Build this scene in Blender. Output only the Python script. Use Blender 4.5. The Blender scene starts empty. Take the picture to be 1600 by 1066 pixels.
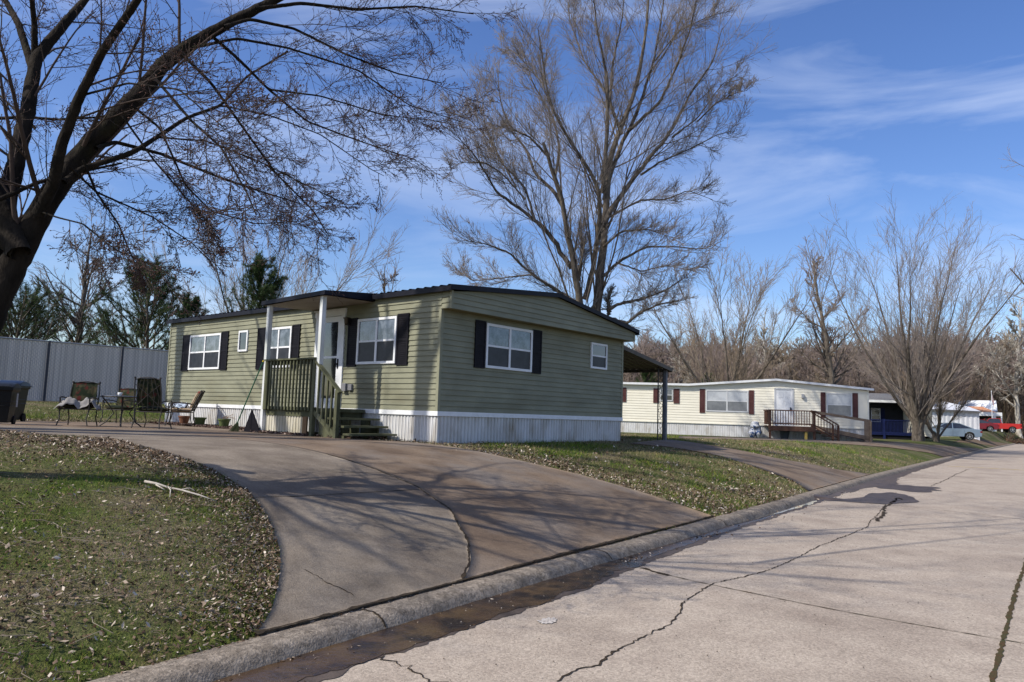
import bpy, math, random
import numpy as np
from mathutils import Vector, Matrix
R = math.radians
rng = np.random.default_rng(7)
random.seed(7)
sc = bpy.context.scene
col = sc.collection

# ------------------------------------------------------------------ camera
FPX, PITCH, ROLL = 1154.8, 0.0989, 0.0328
fw = np.array([0, math.cos(PITCH), math.sin(PITCH)])
up0 = np.array([0, -math.sin(PITCH), math.cos(PITCH)])
rt0 = np.array([1., 0, 0])
rt = math.cos(ROLL)*rt0 + math.sin(ROLL)*up0
up = -math.sin(ROLL)*rt0 + math.cos(ROLL)*up0
CAM = np.array([0, 0, 1.6])
cd = bpy.data.cameras.new('camera')
cam = bpy.data.objects.new('camera', cd)
col.objects.link(cam)
cd.sensor_width = 36; cd.sensor_fit = 'HORIZONTAL'
cd.lens = 36*FPX/1600
cd.clip_start = 0.05; cd.clip_end = 3000
M = Matrix(((rt[0], up[0], -fw[0]), (rt[1], up[1], -fw[1]), (rt[2], up[2], -fw[2])))
cam.matrix_world = Matrix.Translation(CAM) @ M.to_4x4()
sc.camera = cam
# ------------------------------------------------------------------ light
SUN_AZ, SUN_EL = R(-118), R(44)     # azimuth clockwise from +Y
w = bpy.data.worlds.new('World'); sc.world = w; w.use_nodes = True
nt = w.node_tree; nt.nodes.clear()
def N(nt, t, **k):
    n = nt.nodes.new(t)
    for a, b in k.items():
        if a.startswith('_'): n.inputs[a[1:].replace('_', ' ')].default_value = b
        else: setattr(n, a, b)
    return n
out = N(nt, 'ShaderNodeOutputWorld'); bg = N(nt, 'ShaderNodeBackground', _Strength=0.15)
sky = N(nt, 'ShaderNodeTexSky', sky_type='NISHITA', sun_disc=False, sun_elevation=SUN_EL,
        sun_rotation=SUN_AZ % (2*math.pi), air_density=1.0, dust_density=1.3, ozone_density=3.0, altitude=200)
tc = N(nt, 'ShaderNodeTexCoord')
mp = N(nt, 'ShaderNodeMapping'); mp.inputs['Scale'].default_value = (.9, 1.9, 5.2); mp.inputs['Rotation'].default_value = (R(16), R(-27), R(24))
nz = N(nt, 'ShaderNodeTexNoise', _Scale=1.5, _Detail=8.0, _Roughness=0.56, _Distortion=0.9)
mr = N(nt, 'ShaderNodeMapRange'); mr.inputs[1].default_value = .43; mr.inputs[2].default_value = .74; mr.inputs[4].default_value = .58
mx = N(nt, 'ShaderNodeMix', data_type='RGBA'); mx.inputs[7].default_value = (4.9, 5.5, 6.8, 1)
hs = N(nt, 'ShaderNodeHueSaturation', _Saturation=1.20, _Value=1.0, _Hue=0.513)
L = nt.links.new
L(tc.outputs['Generated'], mp.inputs[0]); L(mp.outputs[0], nz.inputs['Vector']); L(nz.outputs[0], mr.inputs[0])
L(sky.outputs[0], hs.inputs['Color']); L(hs.outputs[0], mx.inputs[6]); L(mr.outputs[0], mx.inputs[0]); L(mx.outputs[2], bg.inputs[0]); L(bg.outputs[0], out.inputs[0])
sl = bpy.data.lights.new('sun', 'SUN'); sl.energy = 4.7; sl.angle = R(0.53); sl.color = (1, .94, .84)
so = bpy.data.objects.new('sun', sl); col.objects.link(so)
sdir = Vector((math.sin(SUN_AZ)*math.cos(SUN_EL), math.cos(SUN_AZ)*math.cos(SUN_EL), math.sin(SUN_EL)))
so.rotation_euler = sdir.to_track_quat('Z', 'Y').to_euler(); so.location = (-20, -10, 30)
sc.view_settings.view_transform = 'Standard'; sc.view_settings.look = 'None'
sc.view_settings.gamma = 1; sc.view_settings.exposure = 0.22
sc.view_settings.use_curve_mapping = False

# ------------------------------------------------------------------ materials
MATS = {}
def mat(name, base, base2=None, scale=4., rough=.8, bump=0., bscale=40., metal=0., spec=.15, coords='Object',
        detail=5., lo=.35, hi=.65, stretch=(1, 1, 1), island=None, col3=None, s3=1., l3=.55, h3=.7, coat=0.):
    if name in MATS: return MATS[name]
    m = bpy.data.materials.new(name); m.use_nodes = True
    t = m.node_tree; b = t.nodes['Principled BSDF']; L = t.links.new
    b.inputs['Roughness'].default_value = rough; b.inputs['Metallic'].default_value = metal
    b.inputs['Specular IOR Level'].default_value = spec; b.inputs['Coat Weight'].default_value = coat
    b.inputs['Base Color'].default_value = (*base, 1)
    c = N(t, 'ShaderNodeTexCoord'); mpn = N(t, 'ShaderNodeMapping'); mpn.inputs['Scale'].default_value = stretch
    L(c.outputs[coords], mpn.inputs[0])
    last = None
    if base2:
        n1 = N(t, 'ShaderNodeTexNoise', _Scale=scale, _Detail=detail, _Roughness=.62); L(mpn.outputs[0], n1.inputs['Vector'])
        r1 = N(t, 'ShaderNodeMapRange'); r1.inputs[1].default_value = lo; r1.inputs[2].default_value = hi
        L(n1.outputs[0], r1.inputs[0])
        x = N(t, 'ShaderNodeMix', data_type='RGBA'); x.inputs[6].default_value = (*base, 1); x.inputs[7].default_value = (*base2, 1)
        L(r1.outputs[0], x.inputs[0]); last = x.outputs[2]
    if col3:
        n2 = N(t, 'ShaderNodeTexNoise', _Scale=s3, _Detail=4., _Roughness=.55); L(mpn.outputs[0], n2.inputs['Vector'])
        r2 = N(t, 'ShaderNodeMapRange'); r2.inputs[1].default_value = l3; r2.inputs[2].default_value = h3
        L(n2.outputs[0], r2.inputs[0])
        x = N(t, 'ShaderNodeMix', data_type='RGBA'); x.inputs[7].default_value = (*col3, 1)
        if last: L(last, x.inputs[6])
        else: x.inputs[6].default_value = (*base, 1)
        L(r2.outputs[0], x.inputs[0]); last = x.outputs[2]
    if island:
        g = N(t, 'ShaderNodeNewGeometry'); cr = N(t, 'ShaderNodeValToRGB')
        e = cr.color_ramp.elements
        for i, (pos, cc) in enumerate(island):
            el = e[i] if i < 2 else e.new(pos)
            el.position = pos; el.color = (*cc, 1)
        L(g.outputs['Random Per Island'], cr.inputs[0]); last = cr.outputs[0]
    if last: L(last, b.inputs['Base Color'])
    if bump:
        n3 = N(t, 'ShaderNodeTexNoise', _Scale=bscale, _Detail=6.); L(mpn.outputs[0], n3.inputs['Vector'])
        bp = N(t, 'ShaderNodeBump', _Strength=bump, _Distance=.02); L(n3.outputs[0], bp.inputs['Height']); L(bp.outputs[0], b.inputs['Normal'])
    MATS[name] = m
    return m
def fine_speckle(m, scale, amt):
    t = m.node_tree; L = t.links.new; b = t.nodes['Principled BSDF']
    src = b.inputs['Base Color'].links[0].from_socket
    c = N(t, 'ShaderNodeTexCoord'); v = N(t, 'ShaderNodeTexVoronoi', _Scale=scale); L(c.outputs['Object'], v.inputs['Vector'])
    r = N(t, 'ShaderNodeMapRange'); r.inputs[1].default_value = 0; r.inputs[2].default_value = 1; r.inputs[3].default_value = 1-amt; r.inputs[4].default_value = 1+amt
    L(v.outputs['Color'], r.inputs[0])
    x = N(t, 'ShaderNodeVectorMath', operation='SCALE'); L(src, x.inputs[0]); L(r.outputs[0], x.inputs['Scale']); L(x.outputs[0], b.inputs['Base Color'])
    return m
SIDING = mat('sage_siding', (.232, .232, .160), (.176, .176, .120), 1.3, .62, .15, 60, spec=.25, col3=(.160, .152, .096), s3=.7, l3=.52, h3=.78, stretch=(1, 1, 2.5))
SIDTRIM = mat('sage_trim', (.25, .25, .174), (.20, .20, .14), 3, .6)
SKIRT = mat('white_skirting', (.62, .62, .62), (.50, .49, .47), 2.2, .55, .1, 30, col3=(.30, .26, .20), s3=1.6, l3=.52, h3=.78, stretch=(1.5, 1.5, .6))
WHITE = mat('white_vinyl', (.74, .75, .76), (.66, .67, .68), 5, .45)
WHITEP = mat('weathered_white_paint', (.66, .67, .68), (.48, .50, .46), 5, .55, .1, 30, stretch=(1, 1, .3))
SHUT = mat('black_shutter', (.0075, .007, .010), (.012, .011, .015), 8, .6, spec=.12)
BLACKMET = mat('black_metal_roof', (.006, .006, .010), (.012, .012, .018), 3, .5, spec=.15)
DARKWALL = mat('dark_interior', (.01, .01, .012))
SOFFIT = mat('beige_soffit', (.32, .27, .22), (.26, .22, .18), 3, .7)
SOFFITG = mat('tan_soffit', (.21, .18, .09), (.17, .15, .08), 3, .7)
PORCHWOOD = mat('painted_olive_wood', (.105, .108, .062), (.060, .064, .036), 6, .75, .2, 30, stretch=(1, 1, .35), col3=(.19, .19, .13), s3=3, l3=.55, h3=.75)
MULCH = mat('wood_mulch', (.09, .055, .05), (.16, .12, .11), 30, .95, .8, 40)
def glass(name, c1, c2, scale, rough=.04, coat=1., st=(1, 1, 1)):
    m = mat(name, c1, c2, scale, rough, spec=.5, coat=coat, stretch=st, lo=.42, hi=.60)
    m.node_tree.nodes['Principled BSDF'].inputs['Coat Roughness'].default_value = .02
    return m
GLASSUP = glass('reflective_window_glass', (.115, .13, .155), (.022, .026, .033), 4.5)
GLASSLO = glass('screened_window_glass', (.008, .009, .012), (.020, .021, .026), 5, .5, .04)
GLASSDK = glass('dark_glass', (.008, .009, .011), (.02, .022, .025), 4, .05)
ROADM = fine_speckle(mat('street_concrete', (.375, .316, .255), (.305, .252, .203), 2.2, .82, .35, 90, col3=(.215, .172, .138), s3=.50, l3=.52, h3=.78, detail=9), 70, .30)
DRIVG = fine_speckle(mat('grey_driveway_concrete', (.232, .194, .152), (.136, .110, .084), 1.3, .85, .35, 80, col3=(.095, .073, .058), s3=.7, l3=.48, h3=.72, detail=9), 60, .18)
DRIVR = fine_speckle(mat('red_brown_driveway_concrete', (.205, .152, .107), (.122, .086, .060), 1.2, .85, .35, 80, col3=(.180, .150, .124), s3=.9, l3=.46, h3=.70, detail=9), 60, .16)
CURBM = fine_speckle(mat('curb_concrete', (.255, .215, .172), (.155, .128, .10), 9, .9, .5, 70, col3=(.11, .095, .08), s3=2.2, l3=.56, h3=.76, detail=9), 45, .40)
CRACK = mat('crack_filler_dirt', (.022, .017, .013), (.05, .036, .022), 20, .95)
MOSSY = mat('mossy_joint_dirt', (.075, .042, .02), (.045, .05, .02), 14, .95, .5, 60)
WET = mat('wet_gutter_silt', (.042, .024, .015), (.085, .052, .024), 2.2, .22, .25, 25, spec=.35, col3=(.020, .013, .010), s3=3.2, l3=.48, h3=.62)
YELLOW = mat('worn_yellow_paint', (.55, .36, .05), (.40, .31, .17), 8, .7, lo=.45, hi=.6)
BARKD = mat('dark_mossy_bark', (.026, .020, .015), (.010, .008, .006), 9, .95, 1.0, 26, stretch=(1, 1, .35), col3=(.038, .036, .014), s3=2.0, l3=.58, h3=.75)
TWIGD = mat('dark_budding_twig', (.085, .062, .052), (.055, .040, .034), 2, .9)
BUD = mat('reddish_bud', (.10, .050, .042), (.12, .07, .055), 3, .8)
BARKG = mat('grey_brown_bark', (.165, .140, .112), (.060, .048, .040), 6, .95, 1.0, 18, stretch=(1, 1, .3))
TWIGG = mat('grey_brown_twig', (.255, .218, .190), (.180, .150, .130), 1, .9)
TWIGP = mat('purplish_twig', (.270, .215, .190), (.195, .150, .132), 1, .9)
TWIGT = mat('tan_twig', (.285, .225, .165), (.20, .155, .11), .6, .9)
BARKW = mat('pale_sycamore_bark', (.50, .47, .41), (.22, .19, .155), 2, .9)
NEEDLE = mat('pine_needles', (.030, .055, .022), island=[(0, (.016, .030, .010)), (.5, (.032, .060, .018)), (1, (.080, .110, .035))], rough=.7)

# ------------------------------------------------------------------ object helpers
def tag(o, label=None, cat=None, group=None, kind=None):
    if label: o['label'] = label
    if cat: o['category'] = cat
    if group: o['group'] = group
    if kind: o['kind'] = kind
    return o
def empty(name, loc, rz=0, label=None, cat=None, group=None):
    o = bpy.data.objects.new(name, None); col.objects.link(o)
    o.location = loc; o.rotation_euler = (0, 0, rz); o.empty_display_size = .2
    return tag(o, label, cat, group)
def link(name, me, m, parent=None):
    if isinstance(m, (list, tuple)):
        for k in m: me.materials.append(k)
    elif m: me.materials.append(m)
    o = bpy.data.objects.new(name, me); col.objects.link(o)
    if parent: o.parent = parent
    return o
def npmesh(name, V, F, smooth=False, mi=None):
    V = np.asarray(V, np.float32); F = np.asarray(F, np.int32)
    me = bpy.data.meshes.new(name)
    me.vertices.add(len(V)); me.vertices.foreach_set('co', V.ravel())
    k = F.shape[1]
    me.loops.add(F.size); me.loops.foreach_set('vertex_index', F.ravel())
    me.polygons.add(len(F)); me.polygons.foreach_set('loop_start', np.arange(0, F.size, k, dtype=np.int32))
    if smooth: me.polygons.foreach_set('use_smooth', np.ones(len(F), bool))
    if mi is not None: me.polygons.foreach_set('material_index', mi)
    me.update(calc_edges=True); me.validate()
    return me
class MB:
    def __init__(s): s.v = []; s.f = []; s.m = []
    def add(s, vs, fs, mi=0):
        b = len(s.v); s.v += [tuple(map(float, p)) for p in vs]; s.f += [tuple(b+i for i in f) for f in fs]; s.m += [mi]*len(fs); return s
    def box(s, x0, x1, y0, y1, z0, z1, mi=0):
        if x0 > x1: x0, x1 = x1, x0
        if y0 > y1: y0, y1 = y1, y0
        if z0 > z1: z0, z1 = z1, z0
        return s.add([(x0, y0, z0), (x1, y0, z0), (x1, y1, z0), (x0, y1, z0), (x0, y0, z1), (x1, y0, z1), (x1, y1, z1), (x0, y1, z1)],
                     [(3, 2, 1, 0), (4, 5, 6, 7), (0, 1, 5, 4), (1, 2, 6, 5), (2, 3, 7, 6), (3, 0, 4, 7)], mi)
    def prism(s, poly, a, b, fn, mi=0):
        n = len(poly)
        return s.add([fn(p, a) for p in poly]+[fn(p, b) for p in poly],
                     [tuple(range(n)), tuple(range(2*n-1, n-1, -1))]+[(i, n+i, n+(i+1) % n, (i+1) % n) for i in range(n)], mi)
    def bar(s, a, b, wx, wz=None, mi=0, upv=(0, 0, 1)):
        a = Vector(a); b = Vector(b); wz = wz or wx; d = (b-a).normalized(); u = Vector(upv)
        if abs(d.dot(u)) > .98: u = Vector((1, 0, 0))
        x = d.cross(u).normalized(); z = x.cross(d)
        c = [x*i*wx/2+z*j*wz/2 for i, j in ((-1, -1), (1, -1), (1, 1), (-1, 1))]
        return s.add([a+k for k in c]+[b+k for k in c], [(3, 2, 1, 0), (4, 5, 6, 7), (0, 1, 5, 4), (1, 2, 6, 5), (2, 3, 7, 6), (3, 0, 4, 7)], mi)
    def tube(s, pts, r, n=8, mi=0, caps=True):
        pts = [Vector(p) for p in pts]; rs = r if isinstance(r, (list, tuple)) else [r]*len(pts)
        vs = []; u = None
        for i, p in enumerate(pts):
            d = (pts[min(i+1, len(pts)-1)]-pts[max(i-1, 0)]).normalized()
            if u is None: u = d.orthogonal().normalized()
            u = (u-d*u.dot(d)).normalized(); v = d.cross(u)
            for k in range(n):
                a = 2*math.pi*k/n; vs.append(p+(u*math.cos(a)+v*math.sin(a))*rs[i])
        fs = [(i*n+k, i*n+(k+1) % n, (i+1)*n+(k+1) % n, (i+1)*n+k) for i in range(len(pts)-1) for k in range(n)]
        if caps: fs += [tuple(range(n-1, -1, -1)), tuple(range((len(pts)-1)*n, len(pts)*n))]
        return s.add(vs, fs, mi)
    def lathe(s, prof, n=20, c=(0, 0, 0), mi=0):
        vs = [(c[0]+r*math.cos(2*math.pi*k/n), c[1]+r*math.sin(2*math.pi*k/n), c[2]+z) for r, z in prof for k in range(n)]
        fs = [(i*n+k, i*n+(k+1) % n, (i+1)*n+(k+1) % n, (i+1)*n+k) for i in range(len(prof)-1) for k in range(n)]
        fs += [tuple(range(n-1, -1, -1)), tuple(range((len(prof)-1)*n, len(prof)*n))]
        return s.add(vs, fs, mi)
    def build(s, name, m, parent=None, smooth=False, bevel=0, loc=None):
        me = bpy.data.meshes.new(name); me.from_pydata(s.v, [], s.f)
        me.polygons.foreach_set('material_index', s.m)
        if smooth: me.polygons.foreach_set('use_smooth', [True]*len(s.f))
        me.update()
        o = link(name, me, m, parent)
        if bevel:
            b = o.modifiers.new('bevel', 'BEVEL'); b.width = bevel; b.segments = 2; b.limit_method = 'ANGLE'; b.angle_limit = R(40)
        if loc: o.location = loc
        return o

# ------------------------------------------------------------------ terrain
G0 = np.array([2.16, 9.78]); TD = np.array([.588, .809]); ND = np.array([.809, -.588])
SG = np.array([-200, -7, -4, 0, 7, 15, 32, 57, 116, 500.]); UG = np.array([.05, .05, .0, 0, -.1, -.28, -.27, -.1, 1., 9.])
def ug(s): return np.interp(s, SG, UG)
def sst(x): x = np.clip(x, 0, 1); return x*x*(3-2*x)
CW, CH = .29, .09
def su2xy(s, u):
    s = np.asarray(s, float); u = np.asarray(u, float)+ug(s)
    return G0[0]+TD[0]*s+ND[0]*u, G0[1]+TD[1]*s+ND[1]*u
def xy2su(x, y):
    rx = np.asarray(x, float)-G0[0]; ry = np.asarray(y, float)-G0[1]
    s = rx*TD[0]+ry*TD[1]; return s, rx*ND[0]+ry*ND[1]-ug(s)
def zsu(s, u):
    s = np.asarray(s, float); u = np.asarray(u, float)
    A = np.interp(s, [-60, -5, 2, 9, 36, 60], [.95, .97, .89, .92, .62, .58])
    wd = np.interp(s, [0, 20, 45], [6., 5., 2.4])
    d = np.clip((-u-CW)/wd, 0, 1)
    z = CH+A*(1-(1-d)**1.8)
    z = z+.50*sst((-u-20)/6)*(1-sst((s-12)/10))
    z = z+.75*sst((s-62)/30)*sst((-u-.9)/1.8)
    dr = np.clip((u-7.3-CW)/6, 0, 1)
    zr = CH+.5*(1-(1-dr)**1.8)
    k = np.clip(-u/CW, 0, 1); k2 = np.clip((u-7.3)/CW, 0, 1)
    zroad = np.where(u < 0, CH*sst(k), np.where(u > 7.3, CH*sst(k2), 0))
    return np.where(u < -CW, z, np.where(u > 7.3+CW, zr, zroad))
def gz(x, y):
    s, u = xy2su(x, y); return float(zsu(s, u))
def ray(px, py):
    d = fw+rt*(px-800)/FPX-up*(py-533)/FPX
    return d/d[1]
def gp(px, py):
    """ground point seen at a photo pixel"""
    d = ray(px, py); a = 1.5
    t = a
    while t < 220:
        P = CAM+d*t
        if P[2] < gz(P[0], P[1]): break
        t += .15
    lo, hi = t-.15, t
    for _ in range(18):
        m = (lo+hi)/2; P = CAM+d*m
        if P[2] < gz(P[0], P[1]): hi = m
        else: lo = m
    P = CAM+d*hi
    return np.array([P[0], P[1], gz(P[0], P[1])])
def dp(px, py, dep): return CAM+ray(px, py)*dep
def axis(segs):
    out = []
    for a, b, st in segs: out += list(np.arange(a, b, st))
    return np.array(sorted(set(np.round(out+[segs[-1][1]], 4))))
def grid(S, U, f, keep=None):
    SS, UU = np.meshgrid(S, U, indexing='ij'); X, Y = su2xy(SS, UU); Z = f(SS, UU)
    V = np.stack([X, Y, Z], -1).reshape(-1, 3); n, m = SS.shape
    i = np.arange(n-1)[:, None]*m+np.arange(m-1)[None, :]; i = i.ravel()
    return V, np.stack([i, i+1, i+m+1, i+m], 1)
Sx = axis([(-160, -40, 12), (-40, -12, 3), (-12, 30, .3), (30, 80, 1.), (80, 160, 4), (160, 700, 30)])
def rough_fn(s, u):
    a = zsu(s, u)
    n = (np.sin(s*3.1+u*1.7)+np.sin(s*1.3-u*2.9+1)+np.sin(s*7.3+u*5.1)*.5)*.006
    fade = np.clip((-u-CW-.15)/.8, 0, 1)*(np.abs(s) < 60)
    return a+n*fade
GRASSM = mat('patchy_winter_lawn', (.060, .078, .016), (.105, .088, .040), 1.6, .95, .9, 60, detail=9, col3=(.145, .115, .075), s3=.45, l3=.52, h3=.66, lo=.44, hi=.66)
fine_speckle(GRASSM, 28, .45)
Ux = axis([(-600, -120, 40), (-120, -40, 5), (-40, -14, 1.), (-14, -CW, .25)])
V, F = grid(Sx, Ux, rough_fn)
tag(link('lawn_ground', npmesh('lawn_ground', V, F, True), GRASSM), kind='structure')
V, F = grid(Sx, axis([(7.3+CW, 16, .5), (16, 60, 5), (60, 600, 40)]), lambda s, u: zsu(s, u))
tag(link('far_verge_ground', npmesh('far_verge_ground', V, F, True), GRASSM), kind='structure')
V, F = grid(Sx, axis([(0, 7.3, .73)]), lambda s, u: s*0)
tag(link('road', npmesh('road', V, F), ROADM), kind='structure')
# curbs: rolled profile with chips
for nm, base, sg in (('curb', 0, -1), ('far_curb', 7.3, 1)):
    ks = np.array([0, .05, .12, .2, .3, .42, .55, .7, .85, 1.0])
    hh = np.array([0, .22, .5, .76, .92, 1.0, 1.04, 1.06, 1.05, 1.0])
    Sc = axis([(-160, -12, 4), (-12, 25, .06), (25, 80, .5), (80, 700, 10)])
    SS, KK = np.meshgrid(Sc, ks, indexing='ij'); HH = np.broadcast_to(hh, SS.shape)
    chip = (np.sin(SS*11)+np.sin(SS*23.7+1)+np.sin(SS*5.3+2)+.8*np.sin(SS*47+KK*9))*.0022
    UU = base+sg*(KK*CW+.0)+chip*(1-KK)
    X, Y = su2xy(SS, UU); Z = CH*HH+chip*.5*(KK > 0)*(KK < 1)
    V = np.stack([X, Y, Z+.004], -1).reshape(-1, 3); n, m = SS.shape
    i = (np.arange(n-1)[:, None]*m+np.arange(m-1)[None, :]).ravel(); F = np.stack([i, i+1, i+m+1, i+m], 1)
    tag(link(nm, npmesh(nm, V, F, True), CURBM), kind='structure')

for s_ in (-5.15, -1.62, 2.1, 5.6, 9.4, 13.5):
    ks = np.linspace(0.02, 1, 14); hh = np.interp(ks, [0, .05, .12, .2, .3, .42, .55, .7, .85, 1.0], [0, .22, .5, .76, .92, 1.0, 1.04, 1.06, 1.05, 1.0]); jr = rng.normal(0, .008, 14)
    a = np.stack([*su2xy(s_-.007+jr, -ks*CW), CH*hh+.009], 1); b = np.stack([*su2xy(s_+.007+jr+np.abs(rng.normal(0, .005, 14)), -ks*CW), CH*hh+.009], 1)
    V = np.empty((28, 3)); V[0::2] = a; V[1::2] = b; tag(link('curb_joint', npmesh('curb_joint', V, [(2*i, 2*i+1, 2*i+3, 2*i+2) for i in range(13)]), CRACK), kind='structure')
def resample(P, n):
    P = np.array(P); d = np.r_[0, np.cumsum(np.linalg.norm(np.diff(P[:, :2], axis=0), axis=1))]
    # smooth with catmull-ish: interp then box blur
    t = np.linspace(0, d[-1], n*3); Q = np.stack([np.interp(t, d, P[:, k]) for k in range(P.shape[1])], 1)
    for _ in range(int(n*.12)):
        Q[1:-1] = (Q[:-2]+2*Q[1:-1]+Q[2:])/4
    return Q[np.linspace(0, len(Q)-1, n).astype(int)]
POLYS = []
def sheet(name, Lp, Rp, m, n=90, mcols=24, off=.022, register=True, wob=0.0):
    a = resample([gp(*p) if len(p) == 2 else np.array(p[1:]) for p in Lp], n); b = resample([gp(*p) if len(p) == 2 else np.array(p[1:]) for p in Rp], n)
    t = np.linspace(0, 1, mcols)[None, :, None]
    G = a[:, None, :2]*(1-t)+b[:, None, :2]*t
    if wob:
        G[:, 0] += rng.normal(0, wob, G[:, 0].shape); G[:, -1] += rng.normal(0, wob, G[:, -1].shape)
    s, u = xy2su(G[..., 0], G[..., 1]); Z = zsu(s, np.minimum(u, -CW-.001))+off
    V = np.concatenate([G, Z[..., None]], -1).reshape(-1, 3)
    i = (np.arange(n-1)[:, None]*mcols+np.arange(mcols-1)[None, :]).ravel()
    F = [tuple(q) for q in np.stack([i, i+1, i+mcols+1, i+mcols], 1)]
    ring = [r*mcols for r in range(n)]+[(n-1)*mcols+c for c in range(1, mcols)]+[r*mcols+mcols-1 for r in range(n-2, -1, -1)]+[c for c in range(mcols-2, 0, -1)]
    Vs = V[ring].copy(); Vs[:, 2] -= .12; b0 = len(V)
    F += [(ring[k], b0+k, b0+(k+1) % len(ring), ring[(k+1) % len(ring)]) for k in range(len(ring))]
    o = link(name, npmesh(name, np.vstack([V, Vs]), F), m)
    if register: POLYS.append(V[ring][:, :2])
    return tag(o, kind='structure')
def curbpt(px, py):
    """point on the curb's back edge near a pixel"""
    P = gp(px, py); s, u = xy2su(P[0], P[1]); x, y = su2xy(s, -CW+.0); return ('w', float(x), float(y), CH)
LC = [curbpt(408, 1003), (424, 960), (437, 905), (437, 860), (420, 815), (390, 772), (330, 735), (240, 705), (130, 686), (0, 675), (-150, 668)]
JN = [curbpt(732, 914), (737, 883), (732, 850), (704, 798), (652, 762), (580, 733), (509, 712), (400, 692), (280, 679), (120, 670), (-150, 663)]
RE = [curbpt(1108, 806), (1060, 790), (1000, 770), (900, 742), (800, 719), (700, 699), (590, 690), (480, 683), (380, 673.5), (270, 662), (-150, 656)]
sheet('driveway_grey_slab', LC, JN, DRIVG, 140, 30)
sheet('driveway_red_slab', JN, RE, DRIVR, 140, 30)
sheet('neighbour_driveway', [curbpt(1262, 768), (1240, 753), (1198, 737), (1118, 712), (1050, 700), (985, 694)],
      [curbpt(1362, 742), (1305, 734), (1213, 717), (1130, 700), (1080, 692), (1046, 688)], DRIVR, 60, 14)
sheet('white_house_driveway', [curbpt(1478, 716), (1457, 709), (1380, 699), (1280, 692.5), (1180, 688), (1060, 686)],
      [curbpt(1535, 702), (1500, 699.5), (1450, 696), (1370, 691), (1230, 686.5), (1060, 682.5)], DRIVR, 60, 10)
sheet('far_driveway', [curbpt(1553, 697), (1530, 694), (1490, 691)], [curbpt(1573, 692), (1545, 689), (1500, 687.5)], mat('dirt_track', (.16, .11, .075), (.11, .08, .05), 2, .95, .5), 20, 8)
# mulch bed along the house, joints and cracks
def ribbon(name, pts, w0, m, off, jag=.5, seed=1, n=None, wfn=None, kind='structure'):
    r = np.random.default_rng(seed)
    P = [gp(*p) if len(p) == 2 else np.array(p[1:]) for p in pts]
    P = np.array(P)[:, :2]; d = np.r_[0, np.cumsum(np.linalg.norm(np.diff(P, axis=0), axis=1))]
    n = n or int(d[-1]/.035)+4; t = np.linspace(0, d[-1], n)
    Q = np.stack([np.interp(t, d, P[:, k]) for k in range(2)], 1)
    T = np.gradient(Q, axis=0); T /= np.linalg.norm(T, axis=1)[:, None]; Nn = np.stack([T[:, 1], -T[:, 0]], 1)
    j = np.cumsum(r.normal(0, 1, n)); j -= np.linspace(j[0], j[-1], n); j = j/(np.abs(j).max()+1e-6)*jag*.08
    j2 = r.normal(0, .006*jag, n)
    Q = Q+Nn*(j+j2)[:, None]
    ww = w0*(.25+r.gamma(2, .38, n)); ww = np.convolve(ww, [.25, .5, .25], 'same')
    if wfn is not None: ww = ww*wfn(np.linspace(0, 1, n))
    a = Q-Nn*ww[:, None]/2; b = Q+Nn*ww[:, None]/2
    def zz(A):
        s, u = xy2su(A[:, 0], A[:, 1]); return zsu(s, u)+off
    V = np.empty((2*n, 3)); V[0::2, :2] = a; V[1::2, :2] = b; V[0::2, 2] = zz(a); V[1::2, 2] = zz(b)
    i = np.arange(n-1)*2; F = np.stack([i, i+1, i+3, i+2], 1)
    return tag(link(name, npmesh(name, V, F), m), kind=kind)
ribbon('driveway_joint_crack', JN[:7], .022, CRACK, .027, .55, 3)
ribbon('driveway_cross_joint', [(398, 781), (470, 779), (560, 774), (655, 768)], .010, CRACK, .027, .1, 4)
ribbon('driveway_cross_joint', [(655, 743), (600, 742), (520, 741)], .008, CRACK, .027, .2, 5)
ribbon('driveway_curb_gap', [curbpt(408, 1003), curbpt(560, 955), curbpt(735, 912), curbpt(900, 868), curbpt(1000, 838), curbpt(1108, 806)], .026, CRACK, .030, .2, 6)
for a_, b_, c_, d_, sd in [(560, 760, .9, .5, 41), (520, 860, .6, .35, 42), (900, 770, .9, .35, 43), (800, 850, .7, .5, 44), (470, 960, .35, .3, 45)]:
    pass
ribbon('driveway_crack', [(475, 895), (500, 915), (530, 925), (552, 935)], .007, CRACK, .027, .6, 8)
ribbon('road_crack', [(870, 1066), (905, 1045), (935, 1040), (962, 1020), (1000, 1000), (1045, 978), (1068, 955), (1072, 943), (1120, 912), (1165, 902), (1215, 888), (1290, 855), (1362, 825), (1380, 800), (1400, 770)], .013, CRACK, .005, 1.1, 10)
ribbon('road_crack', [(600, 1024), (640, 1040), (680, 1058), (700, 1070)], .012, CRACK, .005, 1.0, 11)
ribbon('road_crack', [(1370, 815), (1378, 790), (1402, 778), (1412, 782)], .05, CRACK, .006, 1.4, 21)
ribbon('road_crack', [(1455, 760), (1490, 742), (1515, 733)], .02, CRACK, .005, 1.0, 22)
ribbon('road_transverse_joint', [(1010, 890), (1060, 903), (1120, 916), (1250, 943), (1400, 971), (1600, 1006), (1780, 1037)], .013, MOSSY, .005, .12, 12)
ribbon('road_transverse_joint', [(1000, 888), (1045, 900)], .06, CRACK, .006, .4, 13)
ribbon('road_centre_joint', [(1550, 1068), (1566, 1010), (1578, 960), (1592, 915), (1604, 880), (1650, 780)], .035, MOSSY, .005, .25, 14)
ribbon('road_transverse_joint', [(1290, 782), (1420, 792), (1600, 812)], .014, CRACK, .005, .15, 15)
ribbon('road_transverse_joint', [(1400, 745), (1500, 748), (1600, 754)], .02, CRACK, .005, .15, 16)
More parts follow.
